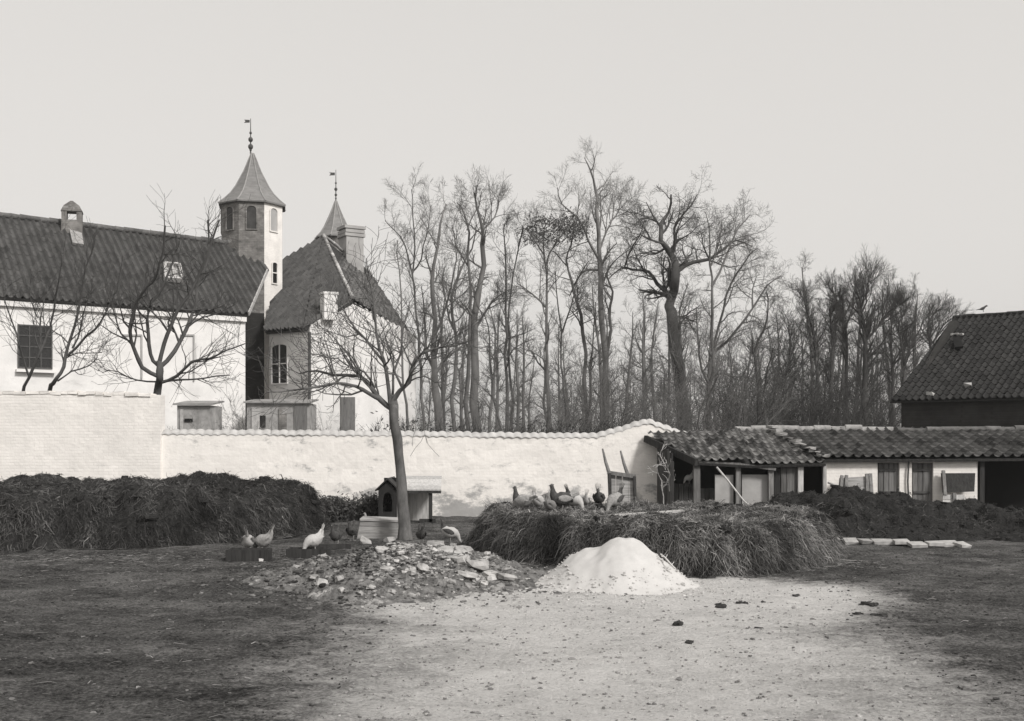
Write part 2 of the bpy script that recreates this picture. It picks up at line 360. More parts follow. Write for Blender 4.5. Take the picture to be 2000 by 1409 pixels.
# ---------------------------------------------------------------- trees
class Tree:
    def __init__(s, seed): s.g = random.Random(seed); s.out = []
    def grow(s, p, d, L, r, lvl, k):
        g = s.g; n = 5 if lvl > 1 else (4 if lvl == 1 else 3)
        pts = [p.copy()]; rad = [r]; d = d.normalized(); ds = []
        for i in range(n):
            d = (d + Vector((g.gauss(0, 1), g.gauss(0, 1), g.gauss(0, 1))) * k['gnarl'] + Vector((0, 0, k['up']))).normalized()
            p = p + d * (L / n); pts.append(p.copy()); ds.append(d.copy()); rad.append(max(r * (1 - .75 * (i + 1) / n), k['rmin']))
        s.out.append((pts, rad))
        if lvl > 0: s.kids(pts, rad, ds, L, lvl, k)
    def kids(s, pts, rad, ds, L, lvl, k, t0=.2, count=None):
        g = s.g; n = len(pts) - 1; cnt = count if count is not None else k['n'][lvl]
        for c in range(cnt):
            t = t0 + (1 - t0) * ((c + g.random()) / cnt); q = min(t * n, n - 1e-4); i = int(q)
            p = pts[i].lerp(pts[i + 1], q - i); d = ds[i]
            ax = d.orthogonal().normalized(); ax.rotate(Matrix.Rotation(g.uniform(0, 6.283), 3, d))
            a = R(g.uniform(*k['ang'])); cd_ = (d * math.cos(a) + ax * math.sin(a))
            r0 = (rad[i] * (1 - q + i) + rad[i + 1] * (q - i)) * g.uniform(.45, .68)
            s.grow(p, cd_, L * g.uniform(*k['len']) * (1.15 - .55 * t), max(r0, k['rmin']), lvl - 1, k)
    def limb(s, pts, rad, lvl, k, t0=.25, count=None, L=None):
        """a traced limb, subdivided and roughened, then given side branches"""
        g = s.g; P2 = [pts[0]]; R2 = [rad[0]]
        m = len(pts)
        for i in range(m - 1):
            seg = (pts[i + 1] - pts[i]).length
            for h in (.5, 1.0):
                a = pts[max(i - 1, 0)]; b = pts[i]; c = pts[i + 1]; d = pts[min(i + 2, m - 1)]
                q = .5 * (2 * b + (c - a) * h + (2 * a - 5 * b + 4 * c - d) * h * h + (3 * b - a - 3 * c + d) * h ** 3)
                q = q + Vector((g.gauss(0, 1), g.gauss(0, 1), g.gauss(0, 1))) * seg * (.03 if h < 1 else .01)
                P2.append(q); R2.append((rad[i] * (1 - h) + rad[i + 1] * h) * g.uniform(.93, 1.07))
        s.out.append((P2, R2))
        ds = [(P2[i + 1] - P2[i]).normalized() for i in range(len(P2) - 1)]
        LL = sum((P2[i + 1] - P2[i]).length for i in range(len(P2) - 1))
        s.kids(P2, R2, ds, L or LL, lvl, k, t0, count)
        return P2, R2
def bark_mesh(name, t, material, parent=None, origin=None):
    m = MB(); m.polylines(t.out, lambda r: 10 if r > .07 else (6 if r > .025 else 3))
    return m.build(name, material, parent, origin, smooth=True)
def traced(label, Y, limbs, seed, k, material, name='bare_tree', group=None, lvl=2, cat='tree', trunk_kids=10, kidlen=None):
    """limbs: list of (pixel points, width px start, width px end, kids); the first is the trunk; depth wanders along each limb"""
    t = Tree(seed); g = t.g; trunk = None; tops = []
    base = None
    for li, (pp, w0, w1, cnt) in enumerate(limbs):
        lean = 0 if li == 0 else g.uniform(-.55, .55)
        acc = 0; pts = []; rad = []
        if li == 0:
            yb = HZ + EYE * F / Y
            if pp[0][1] < yb - 4: pp = [(pp[0][0] + (pp[0][0] - pp[1][0]) * .15, yb + 2)] + list(pp)
        off0 = 0.0
        if li and tops:                       # start at the depth of the nearest traced point of the trunk
            x0, y0 = pp[0]; off0 = min(tops, key=lambda q: (q[0] - x0) ** 2 + (q[1] - y0) ** 2)[2]
        for i, (x, y) in enumerate(pp):
            if i: acc += math.hypot(x - pp[i - 1][0], y - pp[i - 1][1]) / F * Y
            dy = off0 + lean * acc + (g.gauss(0, .05) * acc if li == 0 else 0)
            f = i / (len(pp) - 1); tops.append((x, y, dy))
            pts.append(P(x, y, Y + dy)); rad.append((w0 * (1 - f) + w1 * f) / 2 / F * Y)
        if li == 0:
            rad[0] *= 1.45; base = pts[0].copy(); base.z = 0
        kk = dict(k)
        t.limb(pts, rad, lvl, kk, t0=.35 if li == 0 else .2, count=cnt, L=(kidlen or None))
    root = thing(name, base, label, cat, group)
    full = t.out; t.out = full[:1]; bark_mesh('trunk', t, material, root); t.out = full[1:]; bark_mesh('branches', t, material, root); t.out = full
    return root
# twig characters
K_OAK = dict(gnarl=.24, up=.04, n={3: 7, 2: 8, 1: 8}, ang=(30, 75), len=(.40, .7), rmin=.0038)
K_UP = dict(gnarl=.17, up=.06, n={3: 7, 2: 8, 1: 8}, ang=(22, 62), len=(.38, .70), rmin=.0036)
K_COPSE = dict(gnarl=.14, up=.09, n={3: 7, 2: 8, 1: 8}, ang=(18, 52), len=(.38, .72), rmin=.0030)
K_APPLE = dict(gnarl=.18, up=.10, n={3: 5, 2: 8, 1: 6}, ang=(28, 75), len=(.45, .9), rmin=.0040)

# --- the leafless fruit tree in the yard
traced('bare fruit tree with a clean leaning trunk standing in the yard', 21.0, [
    ([(791, 1056), (787, 985), (782, 915), (776, 858), (769, 794), (766, 778)], 22, 17, 0),
    ([(768, 800), (743, 781), (727, 759), (703, 735), (651, 733), (620, 725), (585, 730)], 12, 3, 14),
    ([(745, 782), (719, 768), (695, 755), (655, 749), (604, 758), (560, 764), (520, 766)], 9, 2.5, 14),
    ([(762, 790), (755, 730), (740, 679), (731, 607), (722, 544), (716, 505)], 9, 2, 16),
    ([(757, 722), (727, 681), (695, 643), (671, 607), (655, 590)], 6, 2, 12),
    ([(766, 785), (780, 764), (799, 747), (806, 715), (822, 693), (862, 679), (915, 668)], 11, 3, 16),
    ([(766, 780), (768, 731), (783, 690), (787, 640), (800, 590)], 6, 2, 12),
    ([(733, 758), (711, 727), (679, 714), (660, 700), (640, 702)], 5, 2, 10),
    ([(800, 745), (828, 735), (850, 748), (870, 745)], 4, 1.5, 8),
    ([(706, 736), (690, 700), (660, 672), (640, 668)], 4, 1.5, 9),
    ([(862, 679), (890, 655), (905, 620)], 4, 1.5, 8),
    ([(651, 733), (640, 700), (625, 690)], 3, 1.5, 7)], 11, K_APPLE, M['bark'], name='fruit_tree', kidlen=1.5)
traced('bare wide-forking fruit tree behind the end of the taller wall', 30.5, [
    ([(309, 775), (312, 745), (312, 726), (310, 709)], 16, 13, 0),
    ([(306, 734), (278, 718), (264, 687), (254, 650), (257, 624), (267, 590), (287, 562), (307, 533), (318, 490), (322, 440)], 9, 3.5, 18),
    ([(309, 714), (294, 692), (290, 652), (290, 607), (296, 590), (318, 562), (338, 510), (345, 460)], 8, 3.5, 16),
    ([(311, 710), (320, 672), (335, 636), (347, 607), (372, 573), (395, 522), (415, 470), (428, 430)], 9, 3.5, 18),
    ([(314, 716), (341, 687), (364, 644), (375, 613), (386, 562), (400, 525), (408, 470), (405, 430)], 9, 3.5, 18),
    ([(313, 748), (344, 735), (375, 706), (409, 701), (440, 686), (478, 672)], 7, 2, 14),
    ([(318, 746), (352, 742), (395, 740), (450, 733)], 5, 2, 10),
    ([(261, 677), (236, 652), (225, 618), (216, 590), (205, 560)], 4, 1.5, 10),
    ([(306, 746), (267, 743), (230, 725), (200, 728)], 4, 1.5, 10),
    ([(366, 640), (395, 621), (437, 607), (465, 590)], 4, 1.5, 10)], 12, K_APPLE, M['bark_dark'], name='fruit_tree', kidlen=1.7)
traced('slim leaning fruit tree behind the taller wall, right of the barred window', 31.0, [
    ([(95, 775), (104, 750), (119, 729), (128, 698), (139, 658), (151, 616), (156, 584), (162, 550), (178, 495), (190, 450)], 9, 2, 16),
    ([(132, 695), (168, 658), (196, 630), (213, 598), (232, 545), (240, 500)], 5, 1.5, 14),
    ([(141, 681), (159, 635), (170, 590), (180, 545)], 4, 1.5, 12),
    ([(112, 745), (139, 726), (173, 715), (190, 698)], 4, 1.5, 10),
    ([(128, 700), (150, 690), (200, 690)], 3, 1.5, 8)], 13, K_APPLE, M['bark_dark'], name='fruit_tree', kidlen=1.6)
traced('slim fruit tree crossing the barred window at the left edge', 31.5, [
    ([(38, 790), (57, 738), (77, 692), (92, 655), (100, 630), (108, 579), (120, 520), (126, 470)], 7, 2, 14),
    ([(75, 700), (78, 640), (84, 600), (95, 550)], 4, 1.5, 12),
    ([(74, 621), (62, 590), (50, 545)], 3, 1.5, 10),
    ([(57, 738), (40, 680), (20, 620), (5, 560)], 4, 1.5, 12)], 14, K_APPLE, M['bark_dark'], name='fruit_tree', kidlen=1.6)

# --- the park trees behind the wall, each traced
PK = 'bare park trees behind the white wall'
def park(label, Y, limbs, seed, k=K_UP, m='bark_far', kl=3.2, lvl=3):
    return traced(label, Y, limbs, seed, k, M[m], group=PK, lvl=lvl, kidlen=kl)
park('thin pale young tree just right of the fruit tree trunk', 44, [([(797, 832), (788, 757), (786, 690), (785, 618), (779, 530), (776, 470)], 6, 1.5, 12)], 21, kl=2.2)
park('slender fan-topped tree rising beyond the grey roof slope of the gabled house', 54, [
    ([(828, 832), (822, 720), (819, 657), (811, 602), (806, 534), (793, 483), (770, 450), (752, 431)], 7, 1.5, 10),
    ([(806, 534), (811, 487), (807, 419), (804, 370)], 4, 1.5, 8), ([(807, 530), (823, 506), (835, 450), (842, 400)], 3.5, 1.5, 8)], 22)
park('stout trunk forking low, first thick tree right of the fruit tree', 50, [
    ([(857, 835), (851, 760), (849, 737), (846, 677), (845, 578), (847, 522), (859, 439), (872, 400)], 20, 2, 10),
    ([(851, 737), (833, 690), (830, 620), (822, 560)], 8, 1.5, 8), ([(846, 660), (872, 600), (885, 540), (893, 480)], 6, 1.5, 8)], 23)
park('straight grey trunk between the first stout fork and the twin trunks', 56, [([(889, 832), (890, 737), (890, 657), (882, 578), (900, 530), (922, 486), (930, 440)], 10, 2, 12),
    ([(890, 650), (870, 590), (868, 520)], 5, 1.5, 8)], 24)
park('left of the two close grey trunks, with a tall forked top', 54, [
    ([(915, 832), (914, 737), (918, 638), (913, 499), (911, 427), (892, 395)], 11, 2, 10), ([(914, 520), (890, 480), (882, 440)], 4, 1.5, 8), ([(912, 450), (930, 410), (925, 375)], 3, 1.2, 8)], 25)
park('right and thicker of the two close grey trunks, with a tall wavy stem', 52, [
    ([(934, 840), (930, 737), (927, 618), (938, 558), (942, 479), (942, 447), (932, 407), (925, 375)], 21, 2, 10),
    ([(942, 450), (966, 425), (975, 390)], 4, 1.5, 8), ([(930, 640), (960, 590), (985, 570)], 6, 1.5, 8)], 26)
park('thin dark crooked sapling leaning right of the thick grey trunk', 46, [([(978, 838), (962, 769), (956, 700), (953, 638), (943, 610)], 6, 1.5, 12)], 27, m='bark_dark', kl=1.8)
park('dark straight slender trunk, left one of a close dark pair', 47, [([(990, 840), (989, 737), (989, 657), (989, 558), (986, 479), (985, 440)], 9, 1.5, 16)], 28, m='bark_dark', kl=2.4)
park('dark slender trunk with rising twigs, right one of a close dark pair', 48, [([(1001, 836), (997, 737), (996, 657), (995, 600), (1014, 479), (1022, 440)], 7, 1.5, 14)], 29, m='bark_dark', kl=2.4)
t = park('tree with dark clumps of lingering foliage in its flat top', 53, [
    ([(1072, 832), (1069, 737), (1068, 677), (1068, 578), (1064, 506), (1062, 450)], 10, 2, 12), ([(1066, 600), (1040, 575), (1010, 554)], 5, 1.5, 8),
    ([(1066, 520), (1090, 470), (1110, 440)], 4, 1.5, 8), ([(1064, 500), (1040, 465), (1030, 450)], 3, 1.5, 8)], 30)
park('thin dark forked trunk left of the tallest tree', 48, [
    ([(1106, 826), (1101, 760), (1097, 717), (1097, 646), (1087, 570), (1083, 530)], 6, 1.5, 10), ([(1098, 650), (1115, 600), (1125, 560)], 4, 1.5, 8)], 31, m='bark_dark', kl=2.2)
park('gaunt crooked tree leaning left of the tallest tree', 55, [
    ([(1146, 828), (1141, 740), (1137, 650), (1129, 594), (1117, 554), (1105, 510), (1115, 479), (1122, 440)], 10, 2, 12),
    ([(1120, 560), (1140, 525), (1150, 510)], 4, 1.5, 6), ([(1108, 520), (1090, 500), (1080, 490)], 3, 1.2, 6)], 32, k=K_OAK)
park('dark thin stem rising before the tallest tree', 45, [([(1150, 828), (1153, 737), (1157, 690), (1161, 630), (1163, 590)], 6, 1.5, 12)], 33, m='bark_dark', kl=1.8)
park('tallest pale tree, its spire-like top above all others', 54, [
    ([(1185, 816), (1182, 697), (1174, 578), (1170, 499), (1166, 411), (1163, 371), (1153, 332), (1141, 308)], 16, 1.5, 12),
    ([(1170, 508), (1149, 471), (1129, 427), (1097, 399), (1089, 367)], 6, 1.5, 10), ([(1171, 490), (1185, 451), (1197, 423), (1197, 391)], 5, 1.5, 9),
    ([(1190, 436), (1210, 410), (1226, 393)], 3, 1.2, 6), ([(1182, 700), (1193, 645), (1191, 598), (1197, 570), (1183, 535), (1200, 510), (1225, 490)], 7, 1.5, 8)], 34, m='bark_pale')
park('massive old oak with writhing limbs', 52, [
    ([(1336, 817), (1329, 757), (1319, 678), (1311, 610), (1311, 586), (1319, 546), (1319, 515), (1307, 491), (1291, 471), (1291, 439), (1307, 415), (1310, 380)], 29, 3.5, 8),
    ([(1316, 540), (1327, 527), (1354, 513), (1386, 507), (1418, 483), (1438, 469), (1470, 483)], 10, 1.8, 12),
    ([(1312, 590), (1303, 574), (1283, 554), (1267, 531), (1235, 527), (1215, 523), (1188, 546)], 10, 1.8, 12),
    ([(1312, 495), (1317, 487), (1317, 447), (1335, 419), (1362, 380)], 8, 1.5, 10),
    ([(1305, 575), (1299, 562), (1295, 530), (1299, 499)], 7, 2, 8),
    ([(1295, 476), (1267, 467), (1251, 459), (1235, 470)], 5, 1.5, 8),
    ([(1220, 522), (1227, 499), (1248, 463), (1255, 440)], 4, 1.5, 8),
    ([(1316, 620), (1340, 621), (1360, 630)], 7, 2, 6), ([(1322, 655), (1330, 630), (1343, 618)], 7, 2, 6),
    ([(1291, 445), (1275, 420), (1262, 395)], 5, 1.5, 8), ([(1386, 507), (1374, 480), (1370, 455)], 4, 1.5, 8)], 35, k=K_OAK, m='bark_mid', kl=3.2)
park('dark many-stemmed tree right of the old oak', 50, [
    ([(1387, 840), (1385, 757), (1394, 729), (1391, 658), (1392, 578), (1388, 515), (1386, 471), (1378, 415)], 11, 1.5, 10),
    ([(1385, 752), (1370, 721), (1362, 658), (1360, 600)], 6, 1.5, 8), ([(1390, 560), (1418, 500), (1440, 450), (1465, 420)], 5, 1.5, 8), ([(1388, 520), (1405, 470), (1410, 430)], 4, 1.5, 8)], 36, k=K_OAK)
park('tree leaning out to the right with a long slanting limb', 52, [
    ([(1380, 836), (1385, 770), (1390, 705), (1402, 682), (1438, 646), (1470, 602), (1498, 558), (1525, 540)], 10, 2, 10),
    ([(1392, 695), (1404, 640), (1418, 578), (1438, 535), (1462, 499), (1480, 485)], 6, 1.5, 9), ([(1470, 602), (1470, 565), (1478, 540)], 4, 1.5, 8)], 37, k=K_OAK)
park('dark forked sapling above the start of the white ridge', 46, [
    ([(1483, 832), (1479, 737), (1474, 690), (1492, 646), (1500, 600), (1497, 570)], 9, 1.5, 12), ([(1484, 800), (1498, 720), (1510, 680)], 5, 1.5, 8)], 38, m='bark_dark', kl=2.2)
RG = 'bare trees of the dark copse beside the barn'
def copse(label, Y, limbs, seed, kl=2.6):
    limbs = [([(x, y + (832 - y) * .13) for x, y in pp], a, b, c) for pp, a, b, c in limbs]
    return traced(label, Y, limbs, seed, K_COPSE, M['bark_dark'], group=RG, lvl=3, kidlen=kl)
copse('leftmost straight trunk of the dark copse', 50, [([(1531, 832), (1533, 760), (1534, 715), (1545, 659), (1538, 610)], 9, 2, 32)], 41)
copse('curved trunk bending left in the dark copse', 53, [([(1593, 829), (1595, 715), (1590, 644), (1585, 602), (1574, 560), (1570, 540)], 7, 1.5, 36)], 42)
copse('short thick trunk hidden in twigs, mid copse', 51, [([(1625, 829), (1626, 687), (1624, 620), (1620, 570)], 10, 2, 36)], 43)
copse('trunk with a top bent left, beside the thickest copse trunk', 53, [([(1653, 829), (1653, 659), (1649, 596), (1636, 554), (1625, 525)], 9, 2, 36), ([(1651, 620), (1665, 570), (1668, 530)], 4, 1.5, 20)], 44)
copse('thickest and tallest trunk of the dark copse', 52, [([(1693, 832), (1691, 715), (1690, 642), (1687, 602), (1681, 554), (1668, 525)], 14, 2, 36),
    ([(1691, 640), (1712, 613), (1735, 579), (1745, 560)], 6, 1.5, 24), ([(1684, 575), (1693, 530), (1698, 490)], 4, 1.5, 20)], 45)
copse('slim upright trunk with daylight on both sides, right side of the copse', 54, [([(1742, 832), (1742, 766), (1741, 687), (1741, 630), (1738, 574), (1752, 545)], 7, 1.5, 32), ([(1742, 700), (1765, 665), (1780, 630)], 4, 1.5, 8)], 46)
copse('forked tree against the sloping edge of the barn roof', 53, [([(1767, 832), (1766, 744), (1764, 670), (1755, 619), (1764, 585), (1770, 560)], 8, 1.5, 28), ([(1765, 690), (1785, 640), (1805, 590)], 5, 1.5, 20)], 47)
copse('rightmost small tree, its crown just clearing the barn ridge', 58, [([(1822, 832), (1820, 676), (1812, 619), (1818, 590), (1835, 570)], 7, 1.5, 32), ([(1818, 650), (1840, 610), (1860, 590)], 4, 1.5, 20)], 48, kl=2.3)
# lingering leaves of the flat-topped tree (part of that tree)
def leaves(m, centres, n, size, rg, spread):
    for (c, s_) in centres:
        for i in range(n):
            p = Vector(c) + Vector((rg.gauss(0, s_[0]), rg.gauss(0, s_[1]), rg.gauss(0, s_[2])))
            a = Vector((rg.gauss(0, 1), rg.gauss(0, 1), rg.gauss(0, 1))).normalized(); b = a.orthogonal().normalized()
            q = size * rg.uniform(.5, 1.4)
            m.add([p - a * q, p + b * q * .45, p + a * q, p - b * q * .45], [(0, 1, 2, 3)], rg.uniform(.5, 1.6))
rg = random.Random(5); lm = MB()
leaves(lm, [(P(1062 + dx, 455 + dy, 53 + rg.uniform(-1, 1)), (.28, .5, .14)) for dx, dy in ((0, 0), (-28, -6), (-22, 12), (24, -18), (45, -28), (40, -6), (62, -18), (14, 14), (-5, -22), (58, 8), (75, -4))], 170, .07, rg, 1)
lm.build('foliage', M['leaf'], t, smooth=False)

# --- undergrowth: bushy saplings behind the wall, copied
def sapling(seed, h, stems, k):
    t = Tree(seed); g = t.g
    for i in range(stems):
        a = g.uniform(0, 6.28); d = Vector((math.cos(a) * g.uniform(.05, .45), math.sin(a) * g.uniform(.05, .45), 1))
        t.grow(Vector((math.cos(a) * .15, math.sin(a) * .15, 0)), d, h * g.uniform(.6, 1.05), .028 * h / 4, 3, k)
    m = MB(); m.polylines(t.out, lambda r: 5 if r > .02 else 3); return m
K_BUSH = dict(gnarl=.2, up=.06, n={3: 7, 2: 6, 1: 4}, ang=(20, 60), len=(.36, .62), rmin=.0045)
protos = []
for i in range(4):
    o = sapling(60 + i, 4.4 + i * .5, 5, K_BUSH).build('thicket_bush', M['bark_far'], smooth=True); protos.append(o)
dark_ = []
for o in protos:
    c = o.copy(); c.data = o.data.copy(); c.data.materials[0] = M['bark_dark']; dark_.append(c)
rg = random.Random(8)
spots = [(x, rg.uniform(40, 47), rg.uniform(.6, 1.1)) for x in range(1035, 1530, 30)] + [(x, rg.uniform(46, 52), rg.uniform(.55, 1.1)) for x in range(1450, 1770, 19)] \
      + [(x, rg.uniform(42, 50), rg.uniform(.55, .75)) for x in range(815, 1030, 30)] + [(x, rg.uniform(48, 60), rg.uniform(1.2, 1.5)) for x in range(1110, 1790, 60)] \
      + [(x, rg.uniform(35, 38), rg.uniform(.38, .62)) for x in (352, 385, 425, 455, 480, 510, 540, 575, 612, 650, 690, 735)]
for i, (x, Y, s_) in enumerate(spots):
    o = protos[i] if i < 4 else (protos[i % 4] if x < 1440 else dark_[i % 4]).copy()
    if i >= 4: COL.objects.link(o)
    o.location = (PX(x + rg.uniform(-8, 8), Y), Y, 0); o.rotation_euler = (0, 0, rg.uniform(0, 6.28)); o.scale = (s_, s_, s_ * rg.uniform(.85, 1.1))
    tag(o, 'leafless many-stemmed bush in the thicket between the park trees', 'bush', 'thicket bushes under the park trees')
# slim background trunks, copied
tk = Tree(77)
bp_ = []
for i in range(3):
    tk = Tree(80 + i); g = tk.g
    pts = [Vector((0, 0, 0)), Vector((g.uniform(-.2, .2), g.uniform(-.2, .2), 3)), Vector((g.uniform(-.4, .4), g.uniform(-.3, .3), 6)), Vector((g.uniform(-.5, .5), 0, 9))]
    tk.limb(pts, [.13, .10, .07, .02], 3, K_UP, t0=.35, count=14, L=2.6)
    m = MB(); m.polylines(tk.out, lambda r: 6 if r > .03 else 3); bp_.append(m.build('slim_tree', M['bark_far'], smooth=True))
for c in dark_: bpy.data.objects.remove(c)
sp2 = [(x, rg.uniform(62, 78)) for x in range(840, 1520, 19)] + [(x, rg.uniform(54, 70)) for x in range(1520, 1810, 10)]
for i, (x, Y) in enumerate(sp2):
    o = bp_[i] if i < 3 else bp_[i % 3].copy()
    if i >= 3: COL.objects.link(o)
    s_ = rg.uniform(.65, 1.25); o.location = (PX(x + rg.uniform(-14, 14), Y), Y, 0); o.rotation_euler = (0, 0, rg.uniform(0, 6.28)); o.scale = (s_, s_, s_)
    tag(o, 'slim bare tree standing deep in the wood behind the traced trunks'.replace('traced', 'nearer'), 'tree', 'slim trees deep in the wood')
# low dark hedge just behind the wall
def hedge(x0, x1, y_top, Y, label, seed):
    g = random.Random(seed); m = MB(); X0, X1 = PX(x0, Y), PX(x1, Y); zt = PZ(y_top, Y)
    lines = []
    for i in range(int((X1 - X0) * 260)):
        x = g.uniform(X0, X1); y = Y + g.gauss(0, .35); z = g.uniform(.2, zt * .8); p = Vector((x, y, z)); d = Vector((g.gauss(0, .6), g.gauss(0, .6), 1)).normalized()
        L = g.uniform(.4, .9); lines.append(([p, p + d * L * .5 + Vector((g.gauss(0, .05), 0, 0)), p + d * L], [.009, .007, .005]))
    m.polylines(lines)
    leaves(m, [((X0 + (X1 - X0) * (i + .5) / 30, Y, zt * .6), ((X1 - X0) / 60, .35, zt * .17)) for i in range(30)], 130, .06, g, 1)
    tag(m.build('hedge', M['leaf'], origin=((X0 + X1) / 2, Y, 0)), label, 'hedge')
hedge(728, 960, 826, 38, 'low clipped dark hedge behind the white wall below the stout trunks', 1)
hedge(1000, 1230, 820, 39, 'low ragged hedge behind the white wall where it begins to rise', 2)

# ---------------------------------------------------------------- white yard wall and its taller end
WY = 27.9
def wall_run(name, xs_top, label, material, cop_mat, seed, coping=True, yoff=0.0):
    """xs_top: list of (px x, px y of the top of the coping)"""
    rg = random.Random(seed)
    pts = [(PX(x, WY), PZ(y, WY)) for x, y in xs_top]
    root = thing(name, (pts[0][0], WY, 0), label, 'wall')
    def top(x):
        for (a, za), (b, zb) in zip(pts, pts[1:]):
            if a <= x <= b: return za + (zb - za) * (x - a) / (b - a)
        return pts[-1][1] if x > pts[-1][0] else pts[0][1]
    N = max(8, int((pts[-1][0] - pts[0][0]) / .2)); nz_ = 12; X = np.linspace(pts[0][0], pts[-1][0], N + 1)
    ct = .12 if coping else .05
    m = MB(); V = []; T = .38
    for side in (0, 1):
        for i, x in enumerate(X):
            for j in range(nz_ + 1):
                z = (top(x) - ct) * j / nz_
                V.append((x, WY + yoff + (T if side else 0) + (.03 * noise.noise(Vector((x * .9, z * .9, side * 9))) + .012 * noise.noise(Vector((x * 4, z * 4, side * 9)))), z))
    idx = np.arange(len(V)).reshape(2, N + 1, nz_ + 1)
    f0 = np.stack([idx[0, :-1, :-1], idx[0, 1:, :-1], idx[0, 1:, 1:], idx[0, :-1, 1:]], -1).reshape(-1, 4)
    f1 = np.stack([idx[1, :-1, :-1], idx[1, :-1, 1:], idx[1, 1:, 1:], idx[1, 1:, :-1]], -1).reshape(-1, 4)
    ft = np.stack([idx[0, :-1, -1], idx[0, 1:, -1], idx[1, 1:, -1], idx[1, :-1, -1]], -1)
    fe = np.stack([idx[0, 0, :-1], idx[0, 0, 1:], idx[1, 0, 1:], idx[1, 0, :-1]], -1)
    fr = np.stack([idx[0, -1, :-1], idx[1, -1, :-1], idx[1, -1, 1:], idx[0, -1, 1:]], -1)
    m.add(V, np.concatenate([f0, f1, ft, fe, fr])); m.build('masonry', material, root, smooth=False)
    c = MB()
    if coping:                                # half-round tiles laid down both sides of the top
        n = int((pts[-1][0] - pts[0][0]) / .205) * 6; xx = np.linspace(pts[0][0], pts[-1][0], n + 1)
        prof_ = ((-.212, -.14), (-.207, -.11), (-.13, -.06), (-.045, -.015), (.045, -.015), (.13, -.06), (.207, -.11), (.212, -.14)); VV = []
        jt = [rg.uniform(-.012, .012) for _ in range(n // 6 + 2)]
        for q, x in enumerate(xx):
            wv = .034 * abs(math.sin(math.pi * q / 6)) - .03 + jt[q // 6]
            for yy, dz in prof_: VV.append((x, WY + yoff + T / 2 + yy, top(x) + dz + wv + .02))
        ii = np.arange(len(VV)).reshape(n + 1, 8); c.add(VV, np.stack([ii[:-1, :-1], ii[1:, :-1], ii[1:, 1:], ii[:-1, 1:]], -1).reshape(-1, 4))
        c.build('coping', cop_mat, root, smooth=True)
    else:                                     # rough brick-on-edge course with gaps
        x = pts[0][0]
        while x < pts[-1][0] - .1:
            L = rg.uniform(.16, .34); z = top(x)
            if rg.random() < .9: c.box((x + L / 2, WY + yoff + T / 2, z - .045 + rg.uniform(-.02, .015)), (L - .015, T + rg.uniform(.03, .09), .08), rz=rg.uniform(-.04, .04), jit=.012)
            x += L
        c.build('coping', cop_mat, root)
    return root, top
wall_run('yard_wall', [(314, 838), (700, 841), (1165, 846), (1195, 838), (1240, 824), (1268, 818), (1300, 829), (1335, 842), (1400, 859), (2150, 859)], 'long whitewashed brick wall with a scalloped tile coping, rising in a hump beside the shed', M['lime'], M['lime_cap'], 3)
wall_run('yard_wall', [(-90, 764), (110, 764), (316, 768)], 'taller whitewashed brick wall with a ragged brick top at the left edge', M['lime_old'], M['lime_old'], 4, coping=False, yoff=-.12)

# ---------------------------------------------------------------- long white wing at the left
def win(root, c, wv, hv, right, nrm, arch=False, bars=(1, 1), fr='frame', depth=.14, name='window', pane='glass', label=None):
    """window recessed in a wall: frame, pane, glazing bars; right = along-wall unit, nrm = outward unit"""
    right, nrm = Vector(right), Vector(nrm); up = Vector((0, 0, 1)); c = Vector(c)
    def outline(hw, hh, n=9):
        if not arch: return [c - right * hw - up * hh, c + right * hw - up * hh, c + right * hw + up * hh, c - right * hw + up * hh]
        a = [c - right * hw - up * hh, c + right * hw - up * hh]
        sp = hh - hw * arch
        return a + [c + right * hw * math.cos(q) + up * (sp + hw * arch * math.sin(q)) for q in [math.pi * i / n for i in range(n + 1)]]
    o = outline(wv / 2, hv / 2); i_ = outline(wv / 2 - .05, hv / 2 - .05); n = len(o)
    m = MB(); ext = nrm * .05
    vs = [p + nrm * .004 for p in o] + [p + nrm * .004 for p in i_] + [p + ext for p in o] + [p + ext for p in i_]
    fs = []
    for k in range(n):
        k2 = (k + 1) % n
        fs += [(2 * n + k, 2 * n + k2, 3 * n + k2, 3 * n + k), (k, k2, 2 * n + k2, 2 * n + k), (n + k, 3 * n + k, 3 * n + k2, n + k2)]
    m.add(vs, fs)
    for b in range(bars[0]):
        x = -wv / 2 + wv * (b + 1) / (bars[0] + 1); m.bar(c + right * x - up * (hv / 2 - .03) + nrm * .03, c + right * x + up * (hv / 2 - .06) + nrm * .03, .045, .04, up=nrm)
    for b in range(bars[1]):
        z = -hv / 2 + hv * (b + 1) / (bars[1] + 1); m.bar(c - right * (wv / 2 - .03) + up * z + nrm * .032, c + right * (wv / 2 - .03) + up * z + nrm * .032, .04, .045, up=nrm)
    f = m.build(name, M[fr], root)
    p = MB(); p.add([q + nrm * .012 for q in i_], [tuple(range(n))]); p.build('pane', M[pane], f)
    return f
EV = 5.25                                     # eave above the eye
def eave_pt(x, y): return P(x, y, EV * F / (HZ - y))
eL, eR = eave_pt(-60, 574.5), eave_pt(484, 613)
d = (eR - eL); d.z = 0; d.normalize(); nf = Vector((d.y, -d.x, 0))     # outward, towards the camera
wing = thing('white_wing', (eR.x, eR.y, 0), 'long white manor wing with a dark pantile roof at the left', 'house')
m = MB(); a = eL - nf * .25; b = eR - nf * .25
back = -nf * 7.5
m.prism([Vector((a.x, a.y, 0)), Vector((b.x, b.y, 0)), Vector((b.x, b.y, eR.z - .02)), Vector((a.x, a.y, eL.z - .02))], back)
m.build('wall', M['render'], wing)
